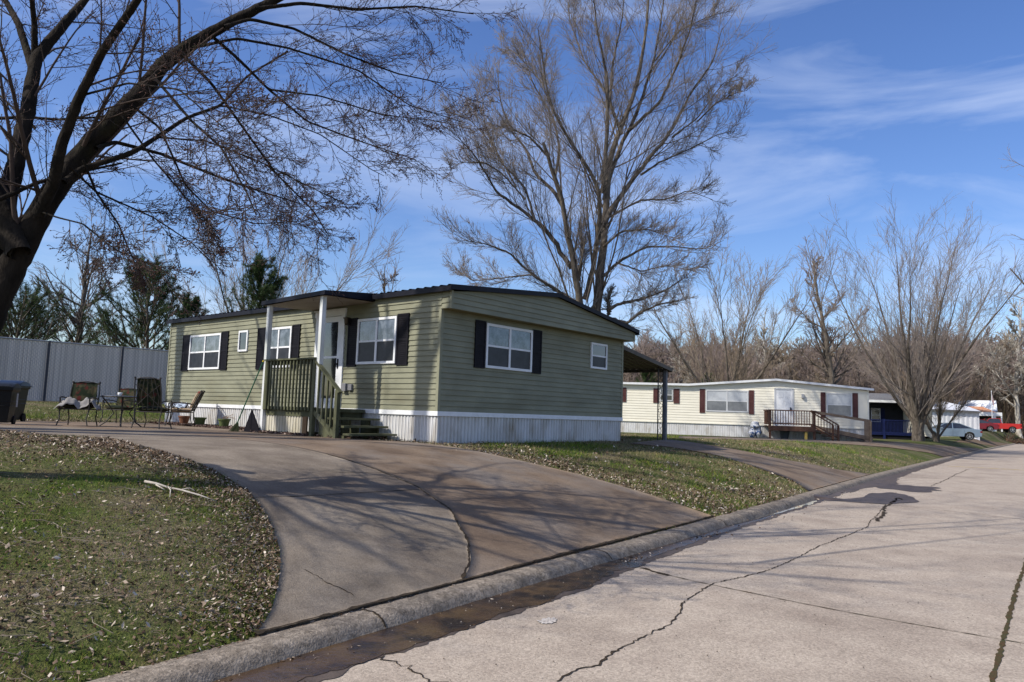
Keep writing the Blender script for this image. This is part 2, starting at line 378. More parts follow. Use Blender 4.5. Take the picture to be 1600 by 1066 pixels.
ribbon('yellow_road_line', [(1478, 728.5), (1530, 731), (1600, 735), (1700, 741)], .19, YELLOW, .006, .12, 17, n=160, wfn=lambda t: .75+0*t)
# wet gutter strip with ragged edge
def gutter_sheet(name, s0, s1, wf, m, off, step=.04, seed=0):
    r = np.random.default_rng(seed); S = np.arange(s0, s1, step); n = len(S)
    e = np.convolve(r.normal(0, 1, n+40), np.ones(12)/12, 'same')[20:20+n]*.10+np.convolve(r.normal(0, 1, n+40), np.ones(3)/3, 'same')[20:20+n]*.02
    wd = np.maximum(wf(S)+e*np.clip(wf(S)*3, 0, 1), .01)
    c = 6; t = np.linspace(0, 1, c); U = wd[:, None]*t[None, :]-.01; SS = np.repeat(S[:, None], c, 1)
    X, Y = su2xy(SS, U); V = np.stack([X, Y, np.full(X.shape, off)], -1).reshape(-1, 3)
    i = (np.arange(n-1)[:, None]*c+np.arange(c-1)[None, :]).ravel()
    return tag(link(name, npmesh(name, V, np.stack([i, i+1, i+c+1, i+c], 1)), m), kind='structure')
gutter_sheet('gutter_puddle', -7.6, 9.5, lambda s: np.interp(s, [-7.6, -6.5, -5, -3.5, -2.3, -1, 1, 3, 6, 9.5], [.28, .36, .42, .44, .38, .24, .16, .20, .14, .03]), WET, .0075)
gutter_sheet('gutter_stain', -7.6, 60, lambda s: np.interp(s, [-7.6, -6, -3, -1, 3, 9, 12, 14, 17, 21, 40, 60], [.32, .44, .48, .32, .24, .22, .35, .8, .4, .28, .22, .2]), mat('damp_stained_concrete', (.105, .082, .068), (.060, .046, .038), 4, .5, .3, 60), .0045, seed=2)
gutter_sheet('gutter_reflecting_water', 2.2, 8.0, lambda s: np.interp(s, [2.2, 3, 5, 6.5, 7.2, 8], [.01, .08, .16, .2, .16, .01]), mat('standing_water', (.05, .05, .045), None, rough=.03, spec=.8, coat=1.0), .011, seed=3)
def blot(name, px, py, rx, ry, m, off, seed, n=70):
    r = np.random.default_rng(seed); c = gp(px, py); a = np.linspace(0, 2*math.pi, n, endpoint=False)
    k = 1+sum(r.normal(0, .22/(i**.7))*np.sin(i*a+r.uniform(0, 6)) for i in range(1, 14))
    s0, u0 = xy2su(c[0], c[1]); X, Y = su2xy(s0+np.cos(a)*rx*k, u0+np.sin(a)*ry*k)
    s, u = xy2su(X, Y); V = np.stack([X, Y, zsu(s, u)+off], 1)
    V = np.vstack([V, [[c[0], c[1], c[2]+off]]])
    F = [(i, (i+1) % n, n) for i in range(n)]
    return tag(link(name, npmesh(name, V, F), m), kind='structure')
STAIN = mat('dark_wet_patch', (.085, .065, .055), (.045, .035, .03), 3, .45, .3, 60)
blot('wet_patch', 1385, 780, 1.5, .55, STAIN, .006, 5)
blot('wet_patch', 1330, 783, .5, .6, STAIN, .0065, 6)
blot('wet_patch', 1418, 762, .9, .9, STAIN, .0055, 9)
blot('pale_salt_patch', 856, 971, .10, .06, mat('pale_spall', (.5, .46, .42), (.3, .27, .24), 40, .9, .8, 60, lo=.4, hi=.6), .006, 7)

# ------------------------------------------------------------------ trees
def nrm(a): return a/(np.linalg.norm(a, axis=-1, keepdims=True)+1e-9)
def tubes(P, Rr, sides, relief=0, r=None):
    """P (N,K,3) centre lines, Rr (N,K) radii"""
    n, K, _ = P.shape
    T = nrm(np.gradient(P, axis=1)); ref = np.where(np.abs(T[..., 2:3]) > .9, np.array([1., 0, 0]), np.array([0, 0, 1.]))
    ref = np.broadcast_to(ref[:, :1], T.shape) if K > 0 else ref
    U = nrm(np.cross(T, ref)); W = np.cross(T, U)
    a = np.arange(sides)*2*math.pi/sides
    Rr = np.repeat(Rr[:, :, None], sides, 2)
    if relief:
        kk = np.arange(K)[None, :, None]; ph = r.uniform(0, 6.28, (n, 1, 4))
        f_ = sum(np.sin(a[None, None]*m_+1.3*np.sin(kk*.31*(i+1)+ph[..., i:i+1])+ph[..., i:i+1]) for i, m_ in enumerate((2, 5, 7, 9)))
        Rr = Rr*(1+relief*(f_*.5+r.normal(0, .5, Rr.shape)))
    V = P[:, :, None]+(U[:, :, None]*np.cos(a)[None, None, :, None]+W[:, :, None]*np.sin(a)[None, None, :, None])*Rr[..., None]
    V = V.reshape(-1, 3)
    b = (np.arange(n)[:, None, None]*K+np.arange(K-1)[None, :, None])*sides
    k = np.arange(sides)[None, None, :]; k2 = (k+1) % sides
    F = np.stack([b+k, b+k2, b+sides+k2, b+sides+k], -1).reshape(-1, 4)
    return V, F
def merge(parts):
    Vs, Fs, b = [], [], 0
    for V, F in parts: Vs.append(V); Fs.append(F+b); b += len(V)
    return np.vstack(Vs), np.vstack(Fs)
def poly_resample(P, K):
    P = np.asarray(P, float); d = np.r_[0, np.cumsum(np.linalg.norm(np.diff(P[:, :3], axis=0), axis=1))]
    t = np.linspace(0, d[-1], K*4); Q = np.stack([np.interp(t, d, P[:, k]) for k in range(P.shape[1])], 1)
    for _ in range(K//2+1): Q[1:-1] = (Q[:-2]+2*Q[1:-1]+Q[2:])/4
    return Q[np.linspace(0, len(Q)-1, K).astype(int)]
def spawn(P, Rr, n, t0, t1, ang, sd, lf, rr, K, wander, trop, r, minr=.003, droop=0., tip=.35, side=None, pw=1.0, shr=.55):
    """n children per parent. lf: length factor of parent length (lo,hi)"""
    Np, Kp, _ = P.shape; Mn = Np*n
    pi = np.repeat(np.arange(Np), n)
    t = t0+(t1-t0)*((np.tile(np.arange(n), Np)+r.uniform(0, 1, Mn))/n)**pw
    x = t*(Kp-1); i0 = np.minimum(x.astype(int), Kp-2); fr = (x-i0)[:, None]
    S = P[pi, i0]*(1-fr)+P[pi, i0+1]*fr; Rs = Rr[pi, i0]*(1-fr[:, 0])+Rr[pi, i0+1]*fr[:, 0]
    T = nrm(P[pi, i0+1]-P[pi, i0]); Ln = np.linalg.norm(np.diff(P, axis=1), axis=2).sum(1)[pi]
    q = r.normal(0, 1, (Mn, 3))
    if side is not None: q = q*side
    perp = nrm(q-T*(q*T).sum(1, keepdims=True))
    an = np.radians(r.normal(ang, sd, Mn))[:, None]
    D = nrm(T*np.cos(an)+perp*np.sin(an))
    ln = Ln*r.uniform(lf[0], lf[1], Mn)*(1-shr*t)
    R0 = np.maximum(np.minimum(Rs*rr*r.uniform(.8, 1.15, Mn), Rs*.9), minr)
    out = np.empty((Mn, K, 3)); out[:, 0] = S; cur = S; st = (ln/(K-1))[:, None]
    for k in range(1, K):
        D = nrm(D+r.normal(0, wander, (Mn, 3))+np.array([0, 0, trop])+np.array([0, 0, -droop])*k/K)
        cur = cur+D*st; out[:, k] = cur
    tt = np.linspace(0, 1, K)[None, :]
    Rc = np.maximum(R0[:, None]*(1-(1-tip)*tt), minr*.7)
    return out, Rc
def buds(P, r, size, m, frac=1.):
    """small spindle at the tips of twigs"""
    k = r.random(len(P)) < frac; P = P[k]; A = P[:, -1]; D = nrm(P[:, -1]-P[:, -2])
    Q = np.stack([A-D*size*.6, A, A+D*size*.9], 1); Rr = np.array([[.15, .42, .05]])*size*r.uniform(.6, 1.3, (len(A), 1))
    return tubes(Q, Rr, 3)
def tree_obj(name, limbs, loc, spec, bark, twig, label, cat='tree', group=None, seed=1, budm=None, big=.035, keep=None, relief=0):
    """limbs: list of arrays (k,4): x y z radius (world)."""
    r = np.random.default_rng(seed); K0 = 26 if not relief else 90
    Q = np.stack([poly_resample(l, K0) for l in limbs]); P0 = Q[..., :3].copy(); R0 = Q[..., 3]
    j = r.normal(0, 1, P0.shape)*R0[..., None]*(.22 if not relief else .035); j[:, 0] = 0; P0 += j
    loc = np.array(loc, float); P0 -= loc
    tr = [tubes(P0, R0*(1+r.normal(0, .04, R0.shape)), 10)] if not relief else [tubes(P0, R0*(1+r.normal(0, .006, R0.shape)), 22, relief, r)]; tw = []; bd = []
    lv = [(P0, R0)]; cur = (P0, R0)
    for li, sp in enumerate(spec):
        n = sp.pop('n'); src = [cur] if not sp.pop('all', 0) else lv
        new = [spawn(a, b, n if a.shape[0] > 0 else 0, r=r, **sp) for a, b in src]
        sp['n'] = n
        for a, b in new:
            sd = 6 if li == 0 else (4 if li == 1 else 3)
            (tr if (li == 0 and b[:, 0].max() > big) else tw).append(tubes(a, b, sd))
        Kn = new[0][0].shape[1]
        cur = (np.concatenate([a for a, b in new]), np.concatenate([b for a, b in new])); lv = [cur] if sp.get('x') else [cur]
    root = empty(name, loc, 0, label, cat, group)
    V, F = merge(tr); link('trunk', npmesh('trunk', V, F, True), bark, root)
    V, F = merge(tw); mi = None; ms = [twig]
    if budm:
        bv, bf = buds(cur[0], r, budm[1], budm[0], budm[2]); mi = np.r_[np.zeros(len(F), int), np.ones(len(bf), int)].astype(np.int32)
        V, F = merge([(V, F), (bv, bf)]); ms = [twig, budm[0]]
    link('crown', npmesh('crown', V, F, True, mi), ms, root)
    return root
def copy_tree(root, loc, rz, sc_=1., label=None, group=None, cat=None):
    c = root.copy(); col.objects.link(c); c.location = loc; c.rotation_euler = (0, 0, rz)
    c.scale = (sc_*random.uniform(.85, 1.2), sc_*random.uniform(.85, 1.2), sc_) if isinstance(sc_, float) else sc_
    for ch in root.children:
        d = ch.copy(); col.objects.link(d); d.parent = c
    if label: c['label'] = label
    if group: c['group'] = group
    return c
def pxlimb(pts, dep, dz, r0, r1, pw=1.0):
    """pts in photo pixels, at depth dep .. dep+dz"""
    pts = np.array(pts, float); n = len(pts); o = []
    for k, (x, y) in enumerate(pts):
        t = k/(n-1); P = dp(x, y, dep+dz*t**1.3); o.append([*P, r0+(r1-r0)*t**pw])
    return np.array(o)

# --- the big near tree, left of the frame, leaning in
g0 = gp(-95, 735); D0 = float(g0[1])
base = [(-95, 735), (-60, 610), (-12, 480), (30, 395), (70, 320)]
nearl = [
    pxlimb(base+[(100, 275), (150, 215), (215, 150), (255, 100), (300, 68), (350, 40), (430, 0), (560, -70)], D0, .8, 0.1424, 0.0347),
    pxlimb([(60, 335), (85, 285), (95, 230), (125, 150), (160, 80), (215, 0), (270, -90), (330, -200)], D0+.02, -1.2, 0.0588, 0.0189),
    pxlimb([(-60, 610), (-30, 470), (0, 360), (20, 275), (44, 170), (56, 92), (100, 38), (133, 0), (190, -90)], D0, 1.2, 0.1147, 0.0252),
    pxlimb([(50, 105), (30, 40), (8, 0), (-30, -90)], D0+.7, .6, 0.0402, 0.0221),
    pxlimb([(54, 95), (54, 40), (50, 0), (30, -120)], D0+.7, -.4, 0.0341, 0.0189),
    pxlimb([(100, 285), (125, 265), (205, 240), (245, 215), (290, 185), (345, 165), (385, 120), (450, 80)], D0, 1.6, 0.0310, 0.0088),
    pxlimb([(-20, 320), (60, 285), (130, 268), (190, 255)], D0-.2, 1.2, 0.0223, 0.0101),
    pxlimb([(150, 232), (180, 222), (250, 240), (350, 280), (410, 300), (468, 318)], D0+.2, 2.2, 0.0223, 0.0076),
    pxlimb([(350, 42), (390, 30), (460, 45), (540, 85), (620, 115), (690, 130)], D0+.4, 1.4, 0.0198, 0.0057),
    pxlimb([(335, 60), (370, 90), (420, 140), (480, 190), (560, 220), (650, 250)], D0+.4, 2.6, 0.0186, 0.0057),
    pxlimb([(285, 85), (330, 130), (380, 200), (430, 270), (490, 330), (515, 370)], D0+.3, 2.0, 0.0174, 0.0050),
    pxlimb([(400, 14), (470, 5), (560, 15), (650, 10), (740, 22)], D0+.5, 1.0, 0.0217, 0.0057),
    pxlimb([(240, 120), (300, 190), (345, 230), (385, 300), (400, 335)], D0+.2, -1.4, 0.0149, 0.0050),
    pxlimb([(130, 250), (150, 300), (185, 350), (210, 410), (225, 440)], D0+.1, .8, 0.0124, 0.0044),
    pxlimb([(0, 185), (40, 183), (90, 187), (160, 183), (185, 170)], D0+1.0, .2, 0.0186, 0.0076),
    pxlimb([(190, 180), (240, 250), (300, 320), (345, 370)], D0+.2, .5, 0.0112, 0.0044),
    pxlimb([(430, 0), (600, -160), (760, -420), (880, -760)], D0+.8, 1.5, 0.0372, 0.0095),
    pxlimb([(330, -200), (420, -420), (560, -700), (640, -1000)], D0-1.1, 1.5, 0.0310, 0.0095),
    pxlimb([(190, -90), (260, -300), (330, -620), (420, -900)], D0+1.2, 1.2, 0.0310, 0.0095),
    pxlimb([(560, -70), (740, -160), (980, -240), (1120, -330)], D0+.8, 2.2, 0.0310, 0.0076),
    pxlimb([(-30, -90), (-120, -300), (-160, -600)], D0+1.2, 1.2, 0.0248, 0.0076),
    pxlimb([(300, 75), (370, 60), (450, 75), (560, 110), (640, 165), (720, 190)], D0+.3, 2.2, 0.0161, 0.0044),
    pxlimb([(420, 140), (500, 150), (600, 180), (690, 190)], D0+1.1, 1., 0.0112, 0.0038),
    pxlimb([(200, 160), (250, 200), (290, 290), (330, 330), (400, 350), (480, 345)], D0-.2, 1.6, 0.0124, 0.0038),
    pxlimb([(110, 262), (150, 300), (240, 340), (300, 380), (330, 410)], D0, 1.2, 0.0112, 0.0038),
    pxlimb([(345, 165), (420, 180), (500, 210), (580, 265), (600, 275)], D0+1.4, 1.2, 0.0099, 0.0038),
    pxlimb([(60, 330), (90, 340), (130, 350), (180, 390), (250, 420)], D0, -.6, 0.0093, 0.0038),
    pxlimb([(245, 215), (320, 220), (400, 250), (480, 290), (540, 320)], D0+1, .6, 0.0099, 0.0038),
    pxlimb([(125, 150), (200, 130), (280, 140), (350, 200)], D0-.3, -1.3, 0.0112, 0.0038),
    pxlimb([(55, 200), (0, 150), (-60, 60)], D0+1, .8, 0.0136, 0.0050),
]
T0 = dp(30, 395, D0); T1 = dp(0, 360, D0+.6)
for st_, pts, ra in ((T0, [(-6.0, 7.2, 5.2), (-6.3, 5.9, 6.6), (-6.5, 4.6, 8.0), (-6.7, 3.4, 9.8), (-6.4, 2.2, 11.5)], .10), (T0, [(-6.9, 7.0, 4.6), (-7.3, 5.6, 5.8), (-7.4, 4.4, 7.4), (-7.0, 3.0, 9.0)], .08),
                     (T1, [(-7.4, 6.6, 5.0), (-7.9, 5.2, 6.4), (-8.4, 3.8, 7.6), (-8.9, 2.4, 9.0)], .08)):
    nearl.append(np.array([[*st_, ra]]+[[*p_, ra*(1-(i_+1)/len(pts)*.75)] for i_, p_ in enumerate(pts)]))
tree_obj('maple_tree', nearl, (g0[0], g0[1], g0[2]-.15), [
    dict(n=10, t0=.24, t1=1, ang=36, sd=11, lf=(.24, .50), rr=.24, K=12, wander=.05, trop=.01, minr=.0042, droop=.04, shr=.4),
    dict(n=8, t0=.10, t1=.98, ang=34, sd=10, lf=(.30, .68), rr=.5, K=8, wander=.06, trop=.02, minr=.0032, droop=.02, shr=.4),
    dict(n=6, t0=.1, t1=1.0, ang=36, sd=12, lf=(.28, .65), rr=.65, K=5, wander=.08, trop=.035, minr=.0025, shr=.4),
    dict(n=2, t0=.3, t1=1.0, ang=38, sd=15, lf=(.25, .6), rr=.8, K=3, wander=.1, trop=.06, minr=.0020)],
    BARKD, TWIGD, 'big dark maple with mossy forking limbs leaning in from the left over the lawn', seed=8, budm=(BUD, .013, .8), relief=.045)
# --- bigger trees standing left outside the frame, whose shadows cross the house and the drive
def rand_tree(loc, H, r0, nl, spread, seed, lean=(0, 0), first=.25, K=9, up=.25, rlimb=.5, stems=1):
    r = np.random.default_rng(seed); L_ = []
    x, y, z = loc
    for s_ in range(stems):
        a0 = r.uniform(0, 6.28); tl = H*(1 if s_ == 0 else r.uniform(.75, .95)); sp = (.12 if stems > 1 else .03)
        tp = np.array([[x+math.cos(a0+s_*2.4)*sp*tl*t**1.1+lean[0]*t*tl+.02*tl*math.sin(5*t+s_), y+math.sin(a0+s_*2.4)*sp*tl*t**1.1+lean[1]*t*tl, z-.2+tl*t, r0*(1 if s_ == 0 else .75)*(1-t)**.8+.02] for t in np.linspace(0, 1, K)])
        tp[0, 3] *= 1.25; L_.append(tp)
        for i in range(nl):
            t = first+(.92-first)*(i+r.uniform(0, .8))/nl; a = 2.4*i+r.uniform(-.5, .5)+s_
            b = np.array([np.interp(t*(K-1), range(K), tp[:, k]) for k in range(4)]); ln = tl*spread*(1.05-t)**.7*r.uniform(.75, 1.15)
            e = r.uniform(.45, .75); P = b[:3].copy(); pts = [[*P, b[3]*rlimb]]
            d = np.array([math.cos(a)*math.cos(e), math.sin(a)*math.cos(e), math.sin(e)])
            for k in range(6):
                d = nrm(d+np.array([0, 0, up*.3])+r.normal(0, .09, 3)); P = P+d*ln/6; pts.append([*P, b[3]*rlimb*(1-(k+1)/6*.85)])
            L_.append(np.array(pts))
    return L_
SPB = lambda mr: [dict(n=12, t0=.22, t1=.98, ang=36, sd=9, lf=(.25, .55), rr=.40, K=8, wander=.06, trop=.05, minr=mr*1.8),
                  dict(n=8, t0=.15, t1=1, ang=36, sd=10, lf=(.3, .65), rr=.55, K=5, wander=.1, trop=.05, minr=mr*1.4),
                  dict(n=5, t0=.15, t1=1, ang=35, sd=12, lf=(.35, .75), rr=.7, K=4, wander=.1, trop=.05, minr=mr)]
for (x, y, H, r0, st, sd, lab) in [(-11.3, 10.46, 22, .34, 1, 17, 'straight single bare maple just right of the twin stemmed one, outside the frame'),
                           (-12.6, 11.0, 24, .44, 2, 11, 'tall twin stemmed bare maple standing left of the patio, outside the frame'),
                           (-17.6, 17.8, 20, .36, 1, 12, 'tall bare maple by the fence far left of the patio, outside the frame')]:
    sp_ = SPB(.006); sp_[0]['n'] = 6; sp_[1]['n'] = 5; sp_[2]['n'] = 3
    tree_obj('maple_tree', rand_tree((x, y, gz(x, y)), H, r0, 6, .34, sd, stems=st, first=.50), (x, y, gz(x, y)-.1), sp_, BARKD, TWIGD, lab, seed=sd)

# --- the tall tree behind the green house
q = lambda pts: [(660+x/2.05, y/2.05) for x, y in pts]
DC = 33.
gb = dp(932, 655, DC); gb[2] = gz(gb[0], gb[1])
cl = [
    pxlimb([(932, 668), (932, 560)]+q([(560, 1000), (575, 800), (585, 680), (600, 500), (640, 400), (690, 260), (715, 120), (725, 0), (730, -120)]), DC, 1.0, 0.254, 0.024),
    pxlimb([(926, 668), (916, 560)]+q([(505, 960), (480, 820), (455, 680), (422, 560), (387, 455)]), DC-.2, -2.5, 0.205, 0.066),
    pxlimb(q([(520, 960), (545, 870), (560, 780), (570, 700)])+q([(565, 600), (500, 490), (440, 400), (400, 300), (385, 180), (370, 90)]), DC, -3.5, 0.139, 0.018),
    pxlimb(q([(580, 720), (600, 680), (700, 540), (790, 430), (860, 300), (930, 200), (960, 90)]), DC, 3., 0.139, 0.018),
    pxlimb(q([(575, 620), (582, 560), (592, 400), (592, 250), (560, 100), (545, -40)]), DC+.2, -2., 0.131, 0.018),
    pxlimb(q([(585, 640), (600, 560), (650, 440), (700, 330), (745, 180), (770, 30), (780, -100)]), DC+.3, 3., 0.131, 0.018),
    pxlimb(q([(640, 430), (600, 330), (610, 200), (640, 60), (650, -80)]), DC+.3, 1., 0.082, 0.018),
    pxlimb(q([(660, 420), (760, 330), (820, 200), (860, 90), (880, -20)]), DC+.5, -2.6, 0.082, 0.012),
    pxlimb(q([(478, 860), (400, 740), (330, 680), (240, 620), (170, 500), (105, 430)]), DC-.2, -3., 0.115, 0.012),
    pxlimb(q([(450, 660), (420, 610), (360, 560), (330, 470), (290, 430), (250, 330), (240, 220)]), DC-.5, 2.2, 0.098, 0.012),
    pxlimb(q([(400, 500), (345, 440), (300, 420), (230, 400)]), DC-1, -1., 0.057, 0.012),
    pxlimb(q([(425, 570), (440, 480), (420, 380), (350, 260), (320, 160)]), DC-1, 2, 0.074, 0.012),
    pxlimb(q([(520, 985), (430, 930), (350, 880), (280, 810), (200, 780), (125, 770)]), DC, -2., 0.090, 0.009),
    pxlimb(q([(575, 890), (640, 830), (720, 790), (800, 790), (900, 800), (965, 770)]), DC, 1.5, 0.074, 0.009),
    pxlimb(q([(580, 790), (640, 740), (720, 735), (800, 760)]), DC, -2, 0.057, 0.009),
    pxlimb(q([(590, 700), (700, 640), (780, 640), (850, 610), (930, 640)]), DC, 2, 0.057, 0.009),
    pxlimb(q([(595, 990), (640, 970), (700, 960), (780, 930), (842, 888)]), DC, .8, 0.082, 0.024),
    pxlimb(q([(600, 1020), (655, 1035), (700, 1000), (760, 975), (822, 962)]), DC, -.8, 0.082, 0.024),
    pxlimb(q([(600, 1010), (595, 960), (606, 925)]), DC+.3, 0, 0.115, 0.072),
    pxlimb(q([(500, 900), (512, 830), (508, 730)]), DC-.3, 0, 0.074, 0.042),
    pxlimb(q([(360, 710), (330, 600), (250, 520), (200, 400), (190, 300)]), DC-1.5, 1.5, 0.057, 0.009),
    pxlimb(q([(700, 560), (760, 520), (850, 480), (950, 430), (1000, 420)]), DC+1, 2, 0.057, 0.009),
    pxlimb(q([(330, 640), (260, 560), (200, 520), (120, 520), (85, 545)]), DC-2, -1., 0.041, 0.007),
    pxlimb(q([(300, 600), (230, 470), (150, 380), (90, 360)]), DC-2, 1., 0.041, 0.007),
    pxlimb(q([(420, 360), (380, 260), (300, 170), (250, 140)]), DC-2, 2., 0.041, 0.007),
    pxlimb(q([(590, 300), (520, 200), (470, 60), (460, -60)]), DC, 2., 0.049, 0.007),
    pxlimb(q([(740, 200), (820, 100), (900, 60), (960, 40)]), DC+1, -1., 0.041, 0.007),
    pxlimb(q([(880, 390), (940, 330), (1000, 300), (1040, 290)]), DC+1, -2., 0.041, 0.007),
    pxlimb(q([(620, 840), (700, 870), (780, 850), (870, 870)]), DC, -3., 0.041, 0.007),
    pxlimb(q([(350, 880), (260, 890), (160, 900), (105, 860)]), DC-1, 2., 0.041, 0.007),
    pxlimb(q([(800, 440), (880, 380), (960, 270), (1010, 240)]), DC+1.6, 1, 0.049, 0.009),
]
tree_obj('cottonwood_tree', cl, gb, [
    dict(n=19, t0=.12, t1=1, ang=31, sd=9, lf=(.20, .40), rr=.28, K=9, wander=.045, trop=.07, minr=.012, shr=.35),
    dict(n=9, t0=.10, t1=1, ang=33, sd=9, lf=(.34, .74), rr=.5, K=6, wander=.05, trop=.055, minr=.0080, shr=.4),
    dict(n=6, t0=.10, t1=1, ang=33, sd=11, lf=(.36, .80), rr=.6, K=4, wander=.07, trop=.045, minr=.0054, shr=.4),
    dict(n=2, t0=.1, t1=1, ang=34, sd=12, lf=(.34, .70), rr=.6, K=3, wander=.07, trop=.04, minr=.0042)],
    BARKG, TWIGG, 'very tall bare tree with a forked trunk rising behind the green mobile home', seed=21, big=.05)

# --- vase shaped tree right, beside the blue porch
def vase(loc, H, n, r0, seed, spread=38, stem=.08):
    r = np.random.default_rng(seed); L_ = []; x, y, z = loc
    for i in range(n):
        a = 2.4*i+r.uniform(-.3, .3); e = math.radians(90-spread*math.sqrt((i+.4)/n)*r.uniform(.85, 1.1)); d = np.array([math.cos(a)*math.cos(e), math.sin(a)*math.cos(e), math.sin(e)])
        ln = H*r.uniform(.85, 1.0)/(math.sin(e)**.4)*(1 if i else 1.02); P = np.array([x+math.cos(a)*r0*.55, y+math.sin(a)*r0*.55, z-.2]); rr = r0*r.uniform(.26, .46); pts = [[*P, rr*1.35]]
        P = P+np.array([0, 0, H*stem]); pts.append([*P, rr])
        for k in range(8):
            d = nrm(d+np.array([0, 0, -.015])+r.normal(0, .045, 3)); P = P+d*ln/8; pts.append([*P, rr*(1-(k+1)/8)**1.15+.012])
        L_.append(np.array(pts))
    return L_
SPV = lambda mr: [dict(n=16, t0=.14, t1=1, ang=23, sd=7, lf=(.22, .44), rr=.30, K=9, wander=.04, trop=.03, minr=mr*1.5, shr=.30),
                  dict(n=8, t0=.12, t1=1, ang=26, sd=8, lf=(.30, .60), rr=.5, K=6, wander=.05, trop=.03, minr=mr*1.1, shr=.3),
                  dict(n=6, t0=.12, t1=1, ang=28, sd=10, lf=(.3, .65), rr=.6, K=4, wander=.08, trop=.03, minr=mr*.85, shr=.3)]
vp = dp(1434, 640, 50.); vp[2] = gz(vp[0], vp[1])
tree_obj('vase_shaped_tree', vase(vp, 11.9, 12, .36, 31, 40, stem=.12), vp, SPV(.0085), BARKG, TWIGG, 'wide bare tree with many fanning stems beside the blue porch', seed=31, big=.05)
vp2 = dp(1462, 640, 53.); vp2[2] = gz(vp2[0], vp2[1])
small = tree_obj('multi_stem_tree', vase(vp2, 6.4, 6, .22, 33, 40), vp2, SPV(.010), BARKG, TWIGT, 'small bare tree with a few pale stems in front of the light blue sedan', seed=33, big=.03)

# --- variants used for the trees further off
def variant(name, kind, seed, H, bark, twig, label, cat='tree', group=None, loc=(0, 0, 0), mr=.014):
    if kind == 'vase': L_ = vase(loc, H, 7, .035*H*.75, seed, 44); sp = SPV(mr)
    else: L_ = rand_tree(loc, H, .016*H+.03, 9, .40, seed, stems=2 if kind == 'twin' else 1, first=.22); sp = SPB(mr)
    return tree_obj(name, L_, loc, sp, bark, twig, label, cat, group, seed=seed, big=.05)
def at_px(px, dep, z=None):
    P = dp(px, 640, dep); return (P[0], P[1], gz(P[0], P[1]) if z is None else z)
def H_for(px, ytop, dep):
    P = dp(px, ytop, dep); return P[2]-gz(P[0], P[1])
lp = at_px(98, 40)
tA = variant('bare_tree', 'twin', 41, H_for(98, 350, 40)+.2, BARKG, TWIGG, 'bare round crowned tree with twin trunk behind the grey fence', loc=lp, mr=.009)
p_ = at_px(388, 52); tB = variant('bare_tree', 'vase', 42, H_for(388, 368, 52), BARKG, TWIGT, 'pale spreading bare tree behind the pine above the green roof', loc=p_, mr=.011)
p_ = at_px(600, 62); variant('bare_tree', 'single', 43, H_for(600, 412, 62), BARKG, TWIGP, 'small bare treetop showing over the green roof left of its peak', loc=p_, mr=.012)
p_ = at_px(1130, 72); variant('bare_tree', 'vase', 44, H_for(1130, 432, 72), BARKG, TWIGT, 'tan bare tree with open limbs rising behind the cream mobile home', loc=p_, mr=.014)
p_ = at_px(1300, 78); variant('bare_tree', 'twin', 45, H_for(1290, 392, 78), BARKG, TWIGP, 'large purplish bare tree behind the right half of the cream home', loc=p_, mr=.015)
p_ = at_px(1705, 58); variant('bare_tree', 'single', 46, H_for(1700, 250, 58), BARKG, TWIGG, 'tall bare tree at the right edge whose branch tips enter the frame', loc=p_, mr=.012)
# the woods: separate trees from a few kinds
wv = [variant('woodland_tree', k, s, H, b, t, 'x', loc=(0, 0, 0), mr=.030) for k, s, H, b, t in
      [('twin', 51, 14., BARKG, TWIGP), ('single', 52, 15., BARKG, TWIGT), ('vase', 53, 12., BARKG, TWIGP), ('single', 54, 14., BARKG, TWIGG), ('twin', 55, 13., BARKG, TWIGT)]]
sy = variant('sycamore_tree', 'single', 56, 14., BARKW, BARKW, 'x', loc=(0, 0, 0), mr=.024)
spots = []
rw = np.random.default_rng(99)
for px in np.arange(960, 1690, 10.2):
    for row, (d0, yt) in enumerate([(96, 540), (112, 520), (132, 512), (150, 508)]):
        if row == 0 and rw.random() < .35: continue
        if row < 2 and px > 1490: continue
        dep = d0+rw.uniform(-7, 7); x = px+rw.uniform(-8, 8)
        P = at_px(x, dep); hh = max(H_for(x, yt+rw.uniform(-10, 26)-(15 if x > 1400 else 0), dep), 8)
        spots.append((P, hh))
for px in list(range(-120, 130, 30))+list(range(130, 700, 28)):
    dep = 120+rw.uniform(-12, 12); P = at_px(px, dep); spots.append((P, H_for(px, 560+rw.uniform(-14, 14), dep)))
WL = ['bare purplish woodland tree in the dense wood behind the cream home', 'bare tan woodland tree in the dense wood behind the cream home', 'low spreading bare woodland tree in the wood behind the cream home', 'bare grey woodland tree in the dense wood behind the cream home', 'bare tan twin stemmed tree in the wood behind the cream home']
used = set()
for i, (P, hh) in enumerate(spots):
    k = int(rw.integers(0, 5)); base_h = [14, 15, 12, 14, 13][k]
    s_ = float(hh/base_h)*.80
    if k not in used:
        o = wv[k]; o.location = P; o.scale = (s_*1.1, s_*1.1, s_); used.add(k)
    else: o = copy_tree(wv[k], P, rw.uniform(0, 6.28), s_)
    o['label'] = WL[k]; o['group'] = 'bare trees of the wood behind the homes, kind %s' % 'abcde'[k]
for i, (px, dep, yt) in enumerate([(1196, 108, 500), (1592, 122, 470), (1062, 92, 545)]):
    P = at_px(px, dep); s_ = float(H_for(px, yt, dep)/14)
    o = sy if i == 0 else copy_tree(sy, P, i*2., s_)
    if i == 0: o.location = P; o.scale = (s_, s_, s_)
    o['label'] = ['pale white trunked sycamore behind the cream home near the small bare treetops over its door', 'pale white trunked sycamore at the right edge above the scrub', 'pale white trunked sycamore behind the carport roof'][i]
